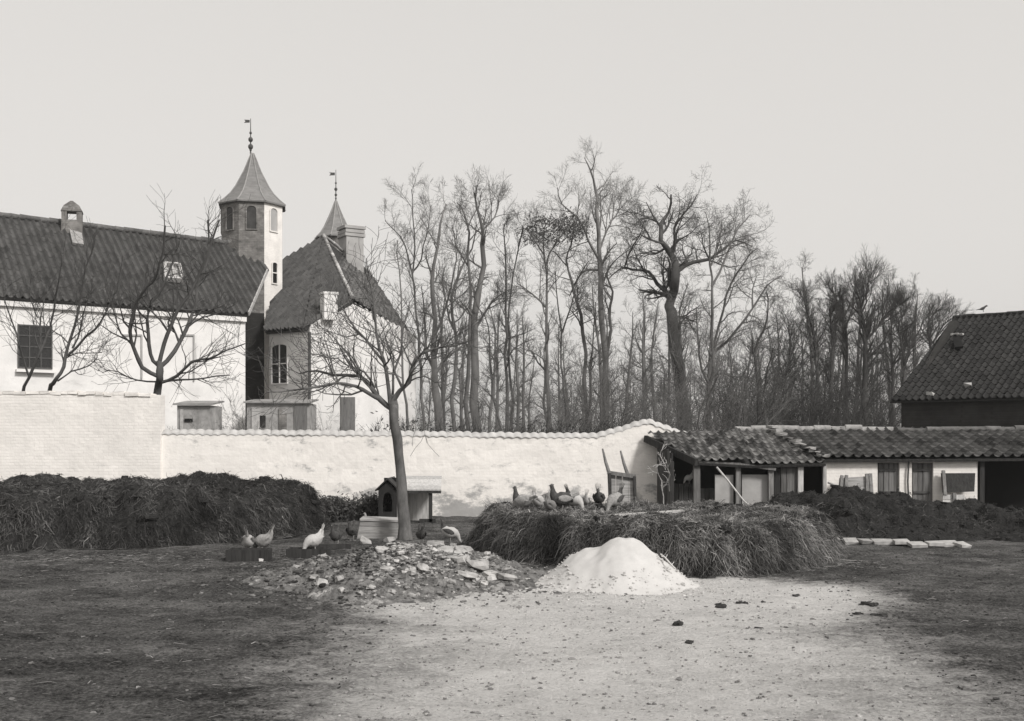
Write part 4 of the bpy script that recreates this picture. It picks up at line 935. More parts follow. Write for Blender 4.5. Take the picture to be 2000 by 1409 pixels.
# ---------------------------------------------------------------- heaps
def inside_dist(poly, X, Y):
    """distance to the outline, positive inside"""
    n = len(poly); d = np.full(X.shape, 1e9); ins = np.zeros(X.shape, bool)
    for i in range(n):
        ax, ay = poly[i]; bx, by = poly[(i + 1) % n]; dx, dy = bx - ax, by - ay
        t = np.clip(((X - ax) * dx + (Y - ay) * dy) / (dx * dx + dy * dy), 0, 1)
        d = np.minimum(d, np.hypot(X - ax - t * dx, Y - ay - t * dy))
        c = ((ay > Y) != (by > Y)) & (X < (bx - ax) * (Y - ay) / (by - ay + 1e-12) + ax); ins ^= c
    return np.where(ins, d, -d)
def rock(m, c, s_, g, tint=1.0, flat=.7):
    vs = []; fs = []; n1, n2 = 5, 7; q = Matrix.Rotation(g.uniform(0, 6.28), 3, 'Z') @ Matrix.Rotation(g.uniform(-.5, .5), 3, 'X')
    ax = Vector((g.uniform(.8, 1.7), g.uniform(.6, 1.1), g.uniform(.45, 1) * flat)) * s_
    for i in range(n1):
        th = math.pi * (i + .02) / (n1 - 1 + .04)
        for k in range(n2):
            a = 2 * math.pi * k / n2; v = Vector((math.sin(th) * math.cos(a), math.sin(th) * math.sin(a), math.cos(th)))
            mx_ = max(abs(v.x), abs(v.y), abs(v.z)); v = v.lerp(v / mx_ * .8, .75) * g.uniform(.72, 1.18)
            vs.append(Vector(c) + q @ Vector((v.x * ax.x, v.y * ax.y, v.z * ax.z)))
    for i in range(n1 - 1):
        for k in range(n2): fs.append((i * n2 + k, i * n2 + (k + 1) % n2, (i + 1) * n2 + (k + 1) % n2, (i + 1) * n2 + k))
    m.add(vs, fs, tint)
def heap(name, outline, zt, edge, pw_, label, cat, base_mat, strand_mat, n_str, seed, slen=(.18, .5), srad=.005, rough=.10, res=.06, hang=1.0, lump=1.0, top_pale=0.0, clods=260, tl=(.4, 1.9)):
    rg = np.random.RandomState(seed); xs = [p[0] for p in outline]; ys = [p[1] for p in outline]
    X, Yg = np.meshgrid(np.arange(min(xs) - .1, max(xs) + .15, res), np.arange(min(ys) - .1, max(ys) + .15, res))
    wob = np.array([[.22 * noise.noise(Vector((x * 1.3, y * 1.3, seed))) + .10 * noise.noise(Vector((x * 3.7, y * 3.7, seed))) for x, y in zip(r1, r2)] for r1, r2 in zip(X, Yg)])
    D = inside_dist(outline, X, Yg) + wob * .6
    t = np.clip(D / edge, 0, 1); prof = 1 - (1 - t) ** pw_
    top = zt(X, Yg) if callable(zt) else zt
    Z = top * prof + np.where(D > 0, rough * (wob / .22 * .6) * np.minimum(1, t * 1.5), 0)
    Z += np.where(D > 0, np.array([[.05 * noise.noise(Vector((x * 7, y * 7, seed + 3))) for x, y in zip(r1, r2)] for r1, r2 in zip(X, Yg)]) * np.minimum(1, t * 3), 0)
    Z = np.where(D > 0, Z, -.08)
    m = MB(); nr, nc = X.shape; idx = np.arange(nr * nc).reshape(nr, nc)
    Fq = np.stack([idx[:-1, :-1], idx[:-1, 1:], idx[1:, 1:], idx[1:, :-1]], -1).reshape(-1, 4)
    V = np.stack([X, Yg, Z], -1).reshape(-1, 3); keep = (V[Fq, 2].max(1) > -.05); Fq = Fq[keep]
    VN = np.zeros_like(V); fn = np.cross(V[Fq[:, 1]] - V[Fq[:, 0]], V[Fq[:, 3]] - V[Fq[:, 0]])
    for q in range(4): np.add.at(VN, Fq[:, q], fn)
    VN /= np.linalg.norm(VN, axis=1, keepdims=True) + 1e-9
    nz3 = np.array([.16 * noise.noise(Vector((p[0] * 2.1, p[1] * 2.1, p[2] * 1.6 + seed))) + .11 * noise.noise(Vector((p[0] * 5, p[1] * 5, p[2] * 3.5))) + .06 * noise.noise(Vector(p * 11)) for p in V.astype(float)])
    V = V + VN * (nz3 * np.clip(V[:, 2] * 3, 0, 1))[:, None] * lump
    m.add(V, Fq); org = (float(np.mean(xs)), float(np.mean(ys)), 0)
    root = thing(name, org, label, cat); m.build('mound', base_mat, root, smooth=True)
    cl = MB(); g = random.Random(seed)
    for q in rg.choice(len(Fq), clods): rock(cl, tuple(V[Fq[q, 0]].astype(float)), min(.11, abs(g.gauss(.03, .03)) + .02), g, 1, .7)
    cl.build('clods', base_mat, root)['kind'] = 'stuff'
    # strands
    A, B, C = V[Fq[:, 0]], V[Fq[:, 1]], V[Fq[:, 3]]
    nn = np.cross(B - A, C - A); ar = np.linalg.norm(nn, axis=1); nn /= ar[:, None] + 1e-9
    pick = rg.choice(len(Fq), n_str, p=ar / ar.sum()); u_, v_ = rg.rand(n_str, 1), rg.rand(n_str, 1)
    p0 = A[pick] + u_ * (B - A)[pick] + v_ * (C - A)[pick]; N = nn[pick]
    steep = 1 - np.clip(N[:, 2:3], 0, 1)
    rd = rg.normal(0, 1.1, (n_str, 3)) + np.array([tuple(noise.noise_vector(Vector((p[0] * 1.9, p[1] * 1.9, p[2] * 1.9 + seed)))) for p in p0]) * 1.0; rd[:, 2] *= .35; rd /= np.linalg.norm(rd, axis=1, keepdims=True)
    down = np.array([[0, 0, -1.0]]) - N * (-N[:, 2:3]); down /= np.linalg.norm(down, axis=1, keepdims=True) + 1e-6
    w_ = np.clip(steep * 2.2, 0, 1) * hang
    dirn = rd * (1 - .25 * w_) + down * w_ * .75 + N * rg.uniform(-.1, .25, (n_str, 1))
    dirn /= np.linalg.norm(dirn, axis=1, keepdims=True)
    L = (slen[0] + (slen[1] - slen[0]) * rg.rand(n_str, 1) ** 1.7) * (.55 + .45 * w_) * np.where(rg.rand(n_str, 1) < .03, 1.6, 1.0); gp_ = np.array([[0, 0, -1.0]])
    q0 = p0 - N * .01; q1 = q0 + dirn * L * .35 + N * .012; q2 = q1 + dirn * L * .35 + gp_ * L * .10; q3 = q2 + dirn * L * .3 + gp_ * L * .22
    for q in (q1, q2, q3): q += rg.normal(0, 1, q.shape) * L * .13
    for q in (q1, q2, q3): q[:, 2] = np.maximum(q[:, 2], .005)
    pts = np.stack([q0, q1, q2, q3], 1); rad = np.repeat(np.clip(np.exp(rg.normal(-.1, .45, (n_str, 1))), .4, 2.6) * srad, 4, 1) * np.array([[1, 1, .8, .35]])
    clump = np.array([.75 + .9 * noise.noise(Vector((p[0] * 2.6, p[1] * 2.6, p[2] * 1.2 + seed))) for p in p0])
    s_ = MB(); s_.tubes(pts, rad, 3, np.clip(rg.uniform(*tl, n_str) * np.clip(clump, .2, 1.9) * np.where(rg.rand(n_str) < .04, 2.2, 1.0) * (1 + top_pale * (1 - np.clip(w_[:, 0] * 1.5, 0, 1))), .15, 3))  # strands are paler where the heap lies flattest
    o = s_.build('straw', strand_mat, root); o['kind'] = 'stuff'
    def hz(x, y):
        i = int(np.clip(round((y - Yg[0, 0]) / res), 0, nr - 1)); j = int(np.clip(round((x - X[0, 0]) / res), 0, nc - 1)); return float(Z[i, j])
    return root, hz
def ol(*pp): return [(G(x, y).x, G(x, y).y) for x, y in pp]
h1, h1z = heap('manure_heap', ol((-120, 1080), (55, 1077), (150, 1072), (300, 1071), (450, 1061), (560, 1050), (628, 1034)) + [(-4.15, 25.6), (-11.5, 25.6)],
               lambda X, Y: .93 + .04 * np.sin(X * 1.7), .85, 3.0, 'long dark shaggy heap of manure and straw in front of the left wall', 'heap', M['muck'], M['straw'], 110000, 41, slen=(.04, .28), srad=.0042, rough=.2, tl=(.03, 1.1), lump=1.2)
h2, h2z = heap('straw_heap', ol((915, 1062), (960, 1092), (1100, 1110), (1250, 1122), (1400, 1128), (1500, 1123), (1600, 1107), (1632, 1085)) + [(5.3, 19.3), (3.0, 20.0), (.6, 20.2), (-.7, 19.8)],
               lambda X, Y: .66 + .05 * np.clip((Y - 16) / 3, 0, 1), .55, 3.2, 'flat-topped shaggy heap of straw and dung behind the sand pile', 'heap', M['muck'], M['straw'], 150000, 42, slen=(.04, .27), srad=.0034, hang=1.0, rough=.05, tl=(.2, 1.9), lump=.6, top_pale=.7)
h3, h3z = heap('dung_heap', ol((1640, 1060), (1930, 1056), (2100, 1060)) + [(11.5, 24), (9.6, 25.3), (6.0, 25.6), (4.3, 25.4), (4.6, 22.5)],
               lambda X, Y: .62 + .14 * np.exp(-((X - 6.6) / 1.3) ** 2) - .12 * np.exp(-((X - 9.2) / 1.2) ** 2), 1.9, 1.7, 'low black dung heap in front of the white sties', 'heap', M['muck_dark'], M['straw_dark'], 16000, 43, slen=(.08, .25), rough=.16, hang=.4, tl=(.3, 1.6))

# sand pile
def radial(name, cx, cy, rx, ry, hf, material, label, cat, nr=60, na=140, smooth=True):
    V = []; 
    for i in range(nr + 1):
        for k in range(na):
            q = 2 * math.pi * k / na; x = cx + rx * (i / nr) * math.cos(q); y = cy + ry * (i / nr) * math.sin(q)
            z = hf(x, y); V.append((x, y, z + ground_z(x, y) * (1 if i > nr * .6 else .3) - (.05 if i == nr else 0)))
    idx = np.arange(len(V)).reshape(nr + 1, na); r2 = np.roll(idx, -1, 1)
    f = np.stack([idx[:-1], r2[:-1], r2[1:], idx[1:]], -1).reshape(-1, 4)[:, ::-1]
    m = MB(); m.add(V, f); return tag(m.build(name, material, origin=(cx, cy, 0), smooth=smooth), label, cat)
def sand_h(x, y):
    nzv = .035 * noise.noise(Vector((x * 2.7, y * 2.7, 7))) + .018 * noise.noise(Vector((x * 9, y * 9, 2)))
    r1 = math.hypot((x - 1.40), (y - 14.3) / .95); r2 = math.hypot((x - 1.03), (y - 14.4))
    a = .60 - .84 * max(0, math.sqrt(r1 * r1 + .02) - .19); b = .46 - .80 * max(0, math.sqrt(r2 * r2 + .02) - .19)
    h = a if a > b else b
    e = .06; k = max(e - abs(a - b), 0) / e; h += k * k * e * .25
    skirt = .05 * math.exp(-(r1 / .75) ** 2) - .05 * max(0, r1 - .7)
    h += nzv * (1 if h > skirt else .5); e = .1; k = max(e - abs(h - skirt), 0) / e
    return max(h, skirt + nzv * .5) + k * k * e * .25 - .012
radial('sand_pile', 1.3, 14.2, 1.7, 1.6, sand_h, M['sand'], 'bright pale conical pile of sand in the middle of the yard', 'sand pile')
# crumbs of sand rolled to the foot
rg = random.Random(3); m = MB()
for i in range(1000):
    q = rg.uniform(0, 6.28); r = .55 + abs(rg.gauss(0, .42)); x, y = 1.25 + r * math.cos(q), 14.2 + r * .9 * math.sin(q)
    rock(m, (x, y, max(sand_h(x, y), 0) + ground_z(x, y) + .004), min(.03, abs(rg.gauss(.004, .009)) + .003), rg)
o = tag(m.build('sand_crumbs', M['sand'], origin=(1.3, 14.2, 0)), 'crumbs of pale sand scattered round the foot of the pile', 'sand', kind='stuff')

# rubble heap
RC = (-1.45, 15.1)
def rub_h(x, y):
    r = math.hypot((x - RC[0]) / 1.8, (y - RC[1]) / 2.35)
    r *= 1 + .28 * noise.noise(Vector((math.atan2(y - RC[1], x - RC[0]) * 1.6, 3.3, 0))) + .12 * noise.noise(Vector((x * 2.2, y * 2.2, 8)))
    h = .36 * max(0, 1 - r ** 1.5) if r < 1 else 0
    h += .12 * math.exp(-(((x + .3) / .55) ** 2 + ((y - 14.8) / .8) ** 2))
    e = max(0, min(1, (1.05 - r) * 4))
    return h + e * (.12 * noise.noise(Vector((x * 1.9, y * 1.9, 4))) + .09 * noise.noise(Vector((x * 4.5, y * 4.5, 5))) + .05 * noise.noise(Vector((x * 13, y * 13, 6)))) + .01 * e - .01
radial('rubble_heap', RC[0], RC[1], 2.25, 2.6, rub_h, M['earth'], 'low spread heap of earth and rubble in front of the fruit tree', 'heap', 90, 220, smooth=False)
rg = random.Random(17)
def hz_any(x, y): return max(rub_h(x, y), 0) + ground_z(x, y)
m = MB()
for i in range(9000):
    q = rg.uniform(0, 6.28); r = abs(rg.gauss(0, .55)); x, y = RC[0] + .05 + r * 1.85 * math.cos(q), RC[1] - .15 + r * 2.2 * math.sin(q)
    rock(m, (x, y, hz_any(x, y) + .003), min(.06, abs(rg.gauss(.008, .014)) + .005), rg, rg.choice([.12, .2, .25, .3, .45, .6, .8, 1.0]) * (.55 if x < -1.7 else 1.3), .6)
tag(m.build('rubble_crumbs', M['stone'], origin=(RC[0], RC[1], 0)), 'small broken bits of brick and mortar strewn over the rubble heap', 'rubble', kind='stuff')
def stone(px, py, s_, label, group, tint=1.0, flat=.7, z=None):
    # the ray through the pixel meets the heap
    o = Vector((0, 0, EYE)); dv = P(px, py, 1.0) - o; t = 8.0
    while t < 24 and (o + dv * t).z > hz_any((o + dv * t).x, (o + dv * t).y): t += .05
    p = o + dv * t; m = MB(); rock(m, (p.x, p.y, p.z + s_ * .18), s_, rg, tint, flat)
    return tag(m.build('masonry_lump', M['stone'], origin=p), label, 'stone', group)
SG = 'broken masonry lumps on the rubble heap'
for px, py, s_, lb in ((905, 1082, .15, 'largest pale masonry lump near the crest of the rubble heap, right end'), (935, 1108, .2, 'big slanting grey block sliding down the right end of the rubble heap'),
                       (895, 1098, .12, 'squarish pale block just below the largest lump'), (870, 1080, .13, 'bright upturned slab fragment with a dark gap beneath it'),
                       (910, 1127, .12, 'flat-lying pale block low on the right of the rubble heap'), (990, 1132, .16, 'thin bright slab at the right foot of the rubble heap'),
                       (850, 1066, .15, 'long pale lump on the right crest of the rubble heap'), (715, 1062, .13, 'pale lump at the crest below the wooden box'),
                       (628, 1142, .09, 'small bright stone low on the front of the rubble heap'), (665, 1135, .10, 'long light stone low on the front of the rubble heap'),
                       (790, 1095, .11, 'flat brownish slab on the middle slope of the rubble heap'), (760, 1058, .12, 'light lump at the foot of the fruit tree')):
    stone(px, py, s_, lb, SG, rg.uniform(.8, 1.2), .45 if 'slab' in lb else .75)
for i in range(46):
    px = rg.gauss(860, 90) if i % 3 else rg.uniform(580, 1000); py = rg.uniform(1064, 1158)
    stone(min(max(px, 560), 1010), py, rg.uniform(.035, .085), 'fist-sized broken masonry bit half sunk in the rubble heap', 'fist-sized masonry bits in the rubble heap', rg.choice([.5, .7, .9, 1.1, 1.2]))

# ---------------------------------------------------------------- yard objects
def on_ground(px, py): p = G(px, py); p.z = ground_z(p.x, p.y); return p
# dog kennel with long lean-to roof
KYk = 25.6; kn = thing('dog_kennel', (PX(757, KYk), KYk, 0), 'arched dark dog kennel with a long plank roof on posts against the white wall', 'kennel')
kz = lambda y: PZ(y, KYk)
kb = 870 + EYE * F / KYk
m = MB(); xl, xr, xc = PX(739, KYk), PX(775, KYk), PX(757, KYk)
outer = [(xl, 0), (xr, 0), (xr, kz(958)), (xc + .1, kz(945)), (xc, kz(942)), (xc - .1, kz(945)), (xl, kz(958))]
ow = .095; ob, oh = kz(1000), kz(962)
arch = [(xc - ow, ob), (xc + ow, ob)] + [(xc + ow * math.cos(q), (oh - .16) + .16 * math.sin(q)) for q in [math.pi * i / 10 for i in range(11)]]
# front as strips round the arch
def tri(xs): return xs
cols_ = [xl, xc - ow, xc, xc + ow, xr]
th = .035
def topz(x): return kz(958) + (kz(942) - kz(958)) * (1 - abs(x - xc) / (xr - xc))
N = 24; vs = []; 
for i in range(N):
    xa, xb = xl + (xr - xl) * i / N, xl + (xr - xl) * (i + 1) / N; xm = (xa + xb) / 2
    if abs(xm - xc) < ow:
        ha = (oh - .16) + .16 * math.sqrt(max(0, 1 - ((xm - xc) / ow) ** 2))
        m.prism([(xa, KYk, 0), (xb, KYk, 0), (xb, KYk, ob), (xa, KYk, ob)], (0, th, 0)); m.prism([(xa, KYk, ha), (xb, KYk, ha), (xb, KYk, topz(xb)), (xa, KYk, topz(xa))], (0, th, 0))
    else: m.prism([(xa, KYk, 0), (xb, KYk, 0), (xb, KYk, topz(xb)), (xa, KYk, topz(xa))], (0, th, 0))
m.build('front', M['kennel'], kn)
for x_ in (xl + .02, xr - .02): m = MB(); m.box((x_, KYk + .75, kz(958) / 2), (.04, 1.4, kz(958))); m.build('side', M['wood_h'], kn)
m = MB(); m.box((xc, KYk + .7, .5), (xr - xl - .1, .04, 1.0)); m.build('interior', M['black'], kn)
m = MB()
for s_ in (-1, 1):
    e = Vector((xc + s_ * (xr - xc + .07), KYk - .06, kz(960))); r_ = Vector((xc, KYk - .06, kz(937))); m.prism([e, r_, r_ + Vector((0, 0, .035)), e + Vector((0, 0, .035))], (0, 1.5, 0))
m.build('kennel_roof', M['wood_dark'], kn)
m = MB(); a0 = Vector((xr - .05, KYk + .1, kz(959))); a1 = Vector((PX(861, KYk), KYk + .1, kz(959))); b0 = Vector((xr - .05, KYk + 1.1, kz(959) + .28)); b1 = Vector((PX(857, KYk), KYk + 1.1, kz(959) + .28))
for i in range(4): m.prism([a0.lerp(b0, i / 4), a1.lerp(b1, i / 4), a1.lerp(b1, (i + .97) / 4), a0.lerp(b0, (i + .97) / 4)], (0, 0, .03), tint=random.uniform(.9, 1.3))
m.build('plank_roof', M['wood_pale'], kn)
m = MB(); m.bar(a0 - Vector((0, .02, .03)), a1 - Vector((0, .02, .03)), .05, .06); m.build('eave_batten', M['wood_dark'], kn)
for x_ in (840,): m = MB(); m.bar((PX(x_, KYk), KYk + .14, 0), (PX(x_, KYk), KYk + .14, kz(961)), .08, .08); m.build('post', M['wood_dark'], kn)
m = MB(); m.bar((PX(818, KYk), KYk + .14, .05), (PX(850, KYk), KYk + .14, .05), .08, .08); m.build('sill', M['wood_dark'], kn)
m = MB(); m.box((PX(806, KYk), KYk + 1.0, .42), (PX(838, KYk) - xr, .04, .84)); m.build('back_boards', M['wood_pale'], kn)

# shrubs at the foot of the wall
def shrub(px, w_, h, label, seed):
    g = random.Random(seed); Y = 26.4; x = PX(px, Y); m = MB(); lines = []
    for i in range(120):
        p = Vector((x + g.gauss(0, w_ * .3), Y + g.gauss(0, .12), 0)); d_ = Vector((g.gauss(0, .35), g.gauss(0, .3), 1)).normalized(); L = h * g.uniform(.5, 1.0)
        lines.append(([p, p + d_ * L * .5, p + d_ * L + Vector((g.gauss(0, .06), g.gauss(0, .05), 0))], [.006, .005, .003]))
    m.polylines(lines)
    leaves(m, [((x + g.gauss(0, w_ * .33), Y + g.gauss(0, .12), g.uniform(.1, h * .75)), (.10, .1, .09)) for i in range(16)], 60, .045, g, 1)
    tag(m.build('shrub', M['leaf'], origin=(x, Y, 0)), label, 'shrub')
shrub(652, .45, .62, 'dark shrub against the wall beside the end of the manure heap', 1)
shrub(690, .5, .55, 'low dark shrub against the wall between heap and kennel', 2)
shrub(728, .3, .75, 'dark leafy shrub hugging the left side of the kennel', 3)

# wooden box (upturned) beside the tree
p = on_ground(738, 1052); bx = thing('wooden_box', p, 'low upturned wooden box with sloping plank sides left of the fruit tree trunk', 'box')
Yb = p.y; m = MB()
tlc, trc, brc, blc = P(704, 1017, Yb), P(778, 1020, Yb), P(780, 1053, Yb), P(697, 1053, Yb)
for i in range(3):
    t0, t1 = i / 3, (i + .95) / 3; m.prism([tlc.lerp(blc, t0), trc.lerp(brc, t0), trc.lerp(brc, t1), tlc.lerp(blc, t1)], (0, .04, 0), tint=random.uniform(.8, 1.2))
m.build('front_boards', M['wood_h'], bx)
m = MB(); m.prism([tlc + Vector((-.01, -.02, .0)), trc + Vector((.01, -.02, 0)), trc + Vector((.01, .5, .02)), tlc + Vector((-.01, .5, .02))], (0, 0, .035), tint=1.3); m.build('bottom_board', M['wood_h'], bx)
for a_, b_ in ((tlc, blc), (trc, brc)): m = MB(); m.prism([a_ + Vector((0, .04, 0)), b_ + Vector((0, .04, 0)), b_ + Vector((0, .5, 0)), a_ + Vector((0, .5, 0))], (.03, 0, 0)); m.build('end_board', M['wood_h'], bx)
# feeding troughs
def trough(x0, x1, yb, yt, label, dep=.3):
    p = on_ground((x0 + x1) / 2, yb); Y = p.y; r_ = thing('feeding_trough', p, label, 'trough', 'dark feeding troughs for the hens'); h = (yb - yt) / F * Y; L = (x1 - x0) / F * Y; t = .025
    for q in (0, dep): m = MB(); m.box((p.x, Y + q, p.z + h / 2), (L, t, h)); m.build('side_board', M['wood_dark'], r_)
    for q in (-L / 2 + t / 2, L / 2 - t / 2): m = MB(); m.box((p.x + q, Y + dep / 2, p.z + h / 2), (t, dep - t, h - .01)); m.build('end_board', M['wood_dark'], r_)
    m = MB(); m.box((p.x, Y + dep / 2, p.z + .03), (L - .06, dep - t, .03)); m.build('base_board', M['wood_dark'], r_)
trough(441, 523, 1096, 1073, 'short black wooden feeding trough below the manure heap, with hens at it')
trough(559, 640, 1091, 1073, 'black wooden feeding trough half buried in the left end of the rubble heap')
p0, p1 = on_ground(600, 1074), on_ground(685, 1072); m = MB(); m.bar(p0 + Vector((0, 0, .05)), p1 + Vector((0, 0, .05)), .1, .09); tag(m.build('beam', M['wood_dark'], origin=p0), 'dark beam lying on the ground behind the half buried trough', 'beam')
# upended wheelbarrow leaning at the wall
wy0, wy1 = 20.9, 21.5
wb = thing('wheelbarrow', (PX(1215, wy0), wy0, 0), 'wooden barrow stood on end beside the straw heap, handles in the air', 'wheelbarrow')
def bpt(x, y, off=0):
    z = PZ(y, wy0); t_ = z / 1.7; Y = wy0 + .5 * t_ + off; return P(x, y, Y)
yf = 870 + EYE * F / wy0
m = MB(); xs4 = [(1191, 1203), (1203, 1215.5), (1215.5, 1228), (1228, 1238)]
for x0, x1 in xs4:
    m.prism([bpt(x0 + .5, 921 + (x0 - 1190) * .16), bpt(x1 - .4, 921 + (x1 - 1190) * .16), bpt(x1, yf - 3), bpt(x0, yf - 3)], (0, .03, 0), tint=random.uniform(.8, 1.2))
m.build('bed', M['wood_h'], wb)
for q in ((1186, 923, 1241, 931), (1189, 1020, 1243, 1022)): m = MB(); m.bar(bpt(q[0], q[1], -.05), bpt(q[2], q[3], -.05), .07, .07); m.build('cross_rail', M['wood'], wb)
for xb, yb_, xt, yt_ in ((1190, 925, 1177, 877), (1227, 930, 1212, 881)):
    m = MB(); m.tubes([[tuple(bpt(xb + 3, yf - 3, .04)), tuple(bpt(xb + 1, 960, .04)), tuple(bpt(xb, yb_, .04)), tuple(bpt((xb + xt) / 2 - 1, (yb_ + yt_) / 2, .04)), tuple(bpt(xt, yt_, .06))]], [[.035, .035, .04, .03, .018]], 6); m.build('handle', M['wood'], wb, smooth=True)
for q in ((1191, 926, 1193), (1239, 932, 1243)): m = MB(); m.bar(bpt(q[0], q[1], -.03), bpt(q[2], yf - 3, -.03), .05, .12); m.build('side_rail', M['wood_dark'], wb)

# planks and sticks
pz = lambda x, y: h2z(x, y)
a_ = Vector((PX(1192, 16.9), 16.9, 0)); b_ = Vector((PX(1335, 17.3), 17.3, 0)); a_.z = pz(a_.x, a_.y) + .05; b_.z = pz(b_.x, b_.y) + .06
m = MB(); m.bar(a_, b_, .14, .035); tag(m.build('plank', M['wood_pale'], origin=a_), 'bleached plank lying on top of the straw heap', 'plank')
m = MB(); q0, q1 = P(1618, 943, 25.2), P(1702, 982, 23.6); m.tubes([[tuple(q0), tuple(q0.lerp(q1, .5) + Vector((0, 0, .02))), tuple(q1)]], [[.025, .024, .02]], 6); tag(m.build('leaning_pole', M['wood_pale'], origin=q1, smooth=True), 'straight thin pole lying from the sty wall down onto the dung heap', 'pole')
m = MB(); g = Tree(5); q0 = P(1318, 1111, 13.9); g.limb([q0, P(1306, 1097, 14.0), P(1290, 1083, 14.1)], [.011, .012, .01], 1, dict(gnarl=.2, up=0, n={1: 3}, ang=(30, 60), len=(.2, .4), rmin=.004), count=3)
m.polylines(g.out, lambda r: 5); tag(m.build('stick', M['sand'], origin=q0), 'peeled white stick at the right flank of the sand pile', 'stick')
# slabs
rg = random.Random(23)
sx = [(1622, 1648, 1058), (1648, 1676, 1062), (1678, 1703, 1063), (1703, 1745, 1064), (1746, 1776, 1066), (1776, 1808, 1070), (1810, 1840, 1069), (1838, 1872, 1068), (1868, 1890, 1070)]
lb = ['first of the pale slabs, touching the straw heap', 'second pale slab from the straw heap in the row', 'third small pale slab from the straw heap in the row', 'long flat slab in the middle of the pale row', 'slab left of the brightest tilted one', 'brightest tilted slab of the row edging the dung heap', 'tilted slab right of the brightest one', 'thin slab near the right end of the pale row', 'last darker slab at the right end of the row']
for (x0, x1, y), l_ in zip(sx, lb):
    p = on_ground((x0 + x1) / 2, y); L = (x1 - x0 - 2) / F * p.y; m = MB(); m.box((p.x, p.y, p.z + .045), (L, .30, .05), rot=Matrix.Rotation(rg.uniform(-.15, .15), 3, 'Z') @ Matrix.Rotation(rg.uniform(.05, .25), 3, 'X'), jit=.012, tint=rg.uniform(.7, 1.2))
    tag(m.build('stone_slab', M['slab'], origin=p), l_, 'slab', 'pale slabs edging the dung heap')
p = on_ground(1905, 1036); m = MB(); m.box((p.x, p.y, .12), (.45, .3, .07), jit=.02); tag(m.build('stone_slab', M['slab'], origin=p), 'lone slab at the right edge behind the row', 'slab')
# dung clods
for px, py, s_, l_ in ((1411, 1186, .07, 'largest dark clod on the pale sand right of the pile'), (1448, 1182, .05, 'dark clod just right of the largest clod'), (1324, 1221, .07, 'flat dark clod on the pale ground below the sand pile'),
                       (1551, 1162, .05, 'dark clod at the edge of the pale sand, near the straw heap'), (1706, 1184, .08, 'dark clod on the dark earth at the right'), (1722, 1204, .06, 'dark clod just below the right-hand clod'),
                       (1477, 1228, .04, 'pale brown clod below the largest clod'), (1344, 1252, .04, 'small dark chip lying nearest the camera'), (1675, 1199, .04, 'tiny clod left of the right-hand clods'), (1492, 1177, .035, 'small flat clod between the largest clod and the dark earth')):
    p = on_ground(px, py); m = MB()
    for i in range(5): rock(m, (p.x + rg.gauss(0, s_ * .5), p.y + rg.gauss(0, s_ * .5), p.z + s_ * .2), s_ * rg.uniform(.4, .75), rg, 1, .6)
    tag(m.build('dung_clod', M['dung'], origin=p), l_, 'clod')
p = on_ground(510, 1098); m = MB(); rock(m, (p.x, p.y, p.z + .035), .05, rg, 1.3, 1.0); tag(m.build('white_stone', M['sand'], origin=p), 'small white stone on the earth below the left trough', 'stone')
# scattered bits on the earth
m = MB()
for i in range(7500):
    y = rg.uniform(7, 19); x = rg.uniform(-.47, .47) * y
    rock(m, (x, y, ground_z(x, y) + .003), min(.035, abs(rg.gauss(.003, .007)) + .003), rg, rg.choice([.45, .6, .8, .95]) if (-1.2 < x < 3.2 and y < 15.2) else rg.choice([.08, .12, .16, .25, .4]), .6)
tag(m.build('gravel', M['stone'], origin=(0, 12, 0)), 'scattered grit and pebbles on the bare yard earth', 'gravel', kind='stuff')

# straw litter blown over the yard, thickest near the heaps
m = MB(); Lp = []; Lr = []; Lt = []
for i in range(5200):
    if i % 3 == 0:
        y = rg.uniform(7, 24); x = rg.uniform(-.47, .47) * y
        if -1.6 < x < 4 and y < 16: continue
    elif i % 3 == 1: x = rg.uniform(-9.5, -3.2); y = 18.6 - abs(rg.gauss(0, 1.6)) + (x + 6) * .3
    else: x = rg.uniform(-.6, 5.4); y = 15.9 - abs(rg.gauss(0, .35)) + abs(x - 2.6) * .45
    z = ground_z(x, y) + .006; a = rg.uniform(0, 6.28); L = rg.uniform(.03, .16); d_ = Vector((math.cos(a), math.sin(a), 0))
    p = Vector((x, y, z)); b_ = Vector((rg.gauss(0, .15), rg.gauss(0, .15), rg.uniform(0, .12))) * L
    Lp.append([tuple(p), tuple(p + d_ * L * .5 + b_), tuple(p + d_ * L)]); q = rg.uniform(.0018, .004); Lr.append([q, q, q * .6]); Lt.append(rg.choice([.2, .4, .8, 1.2, 2.0]))
m.tubes(Lp, Lr, 3, Lt); tag(m.build('straw_litter', M['straw'], origin=(0, 14, 0)), 'loose straws and stalks blown over the yard earth', 'straw', kind='stuff')

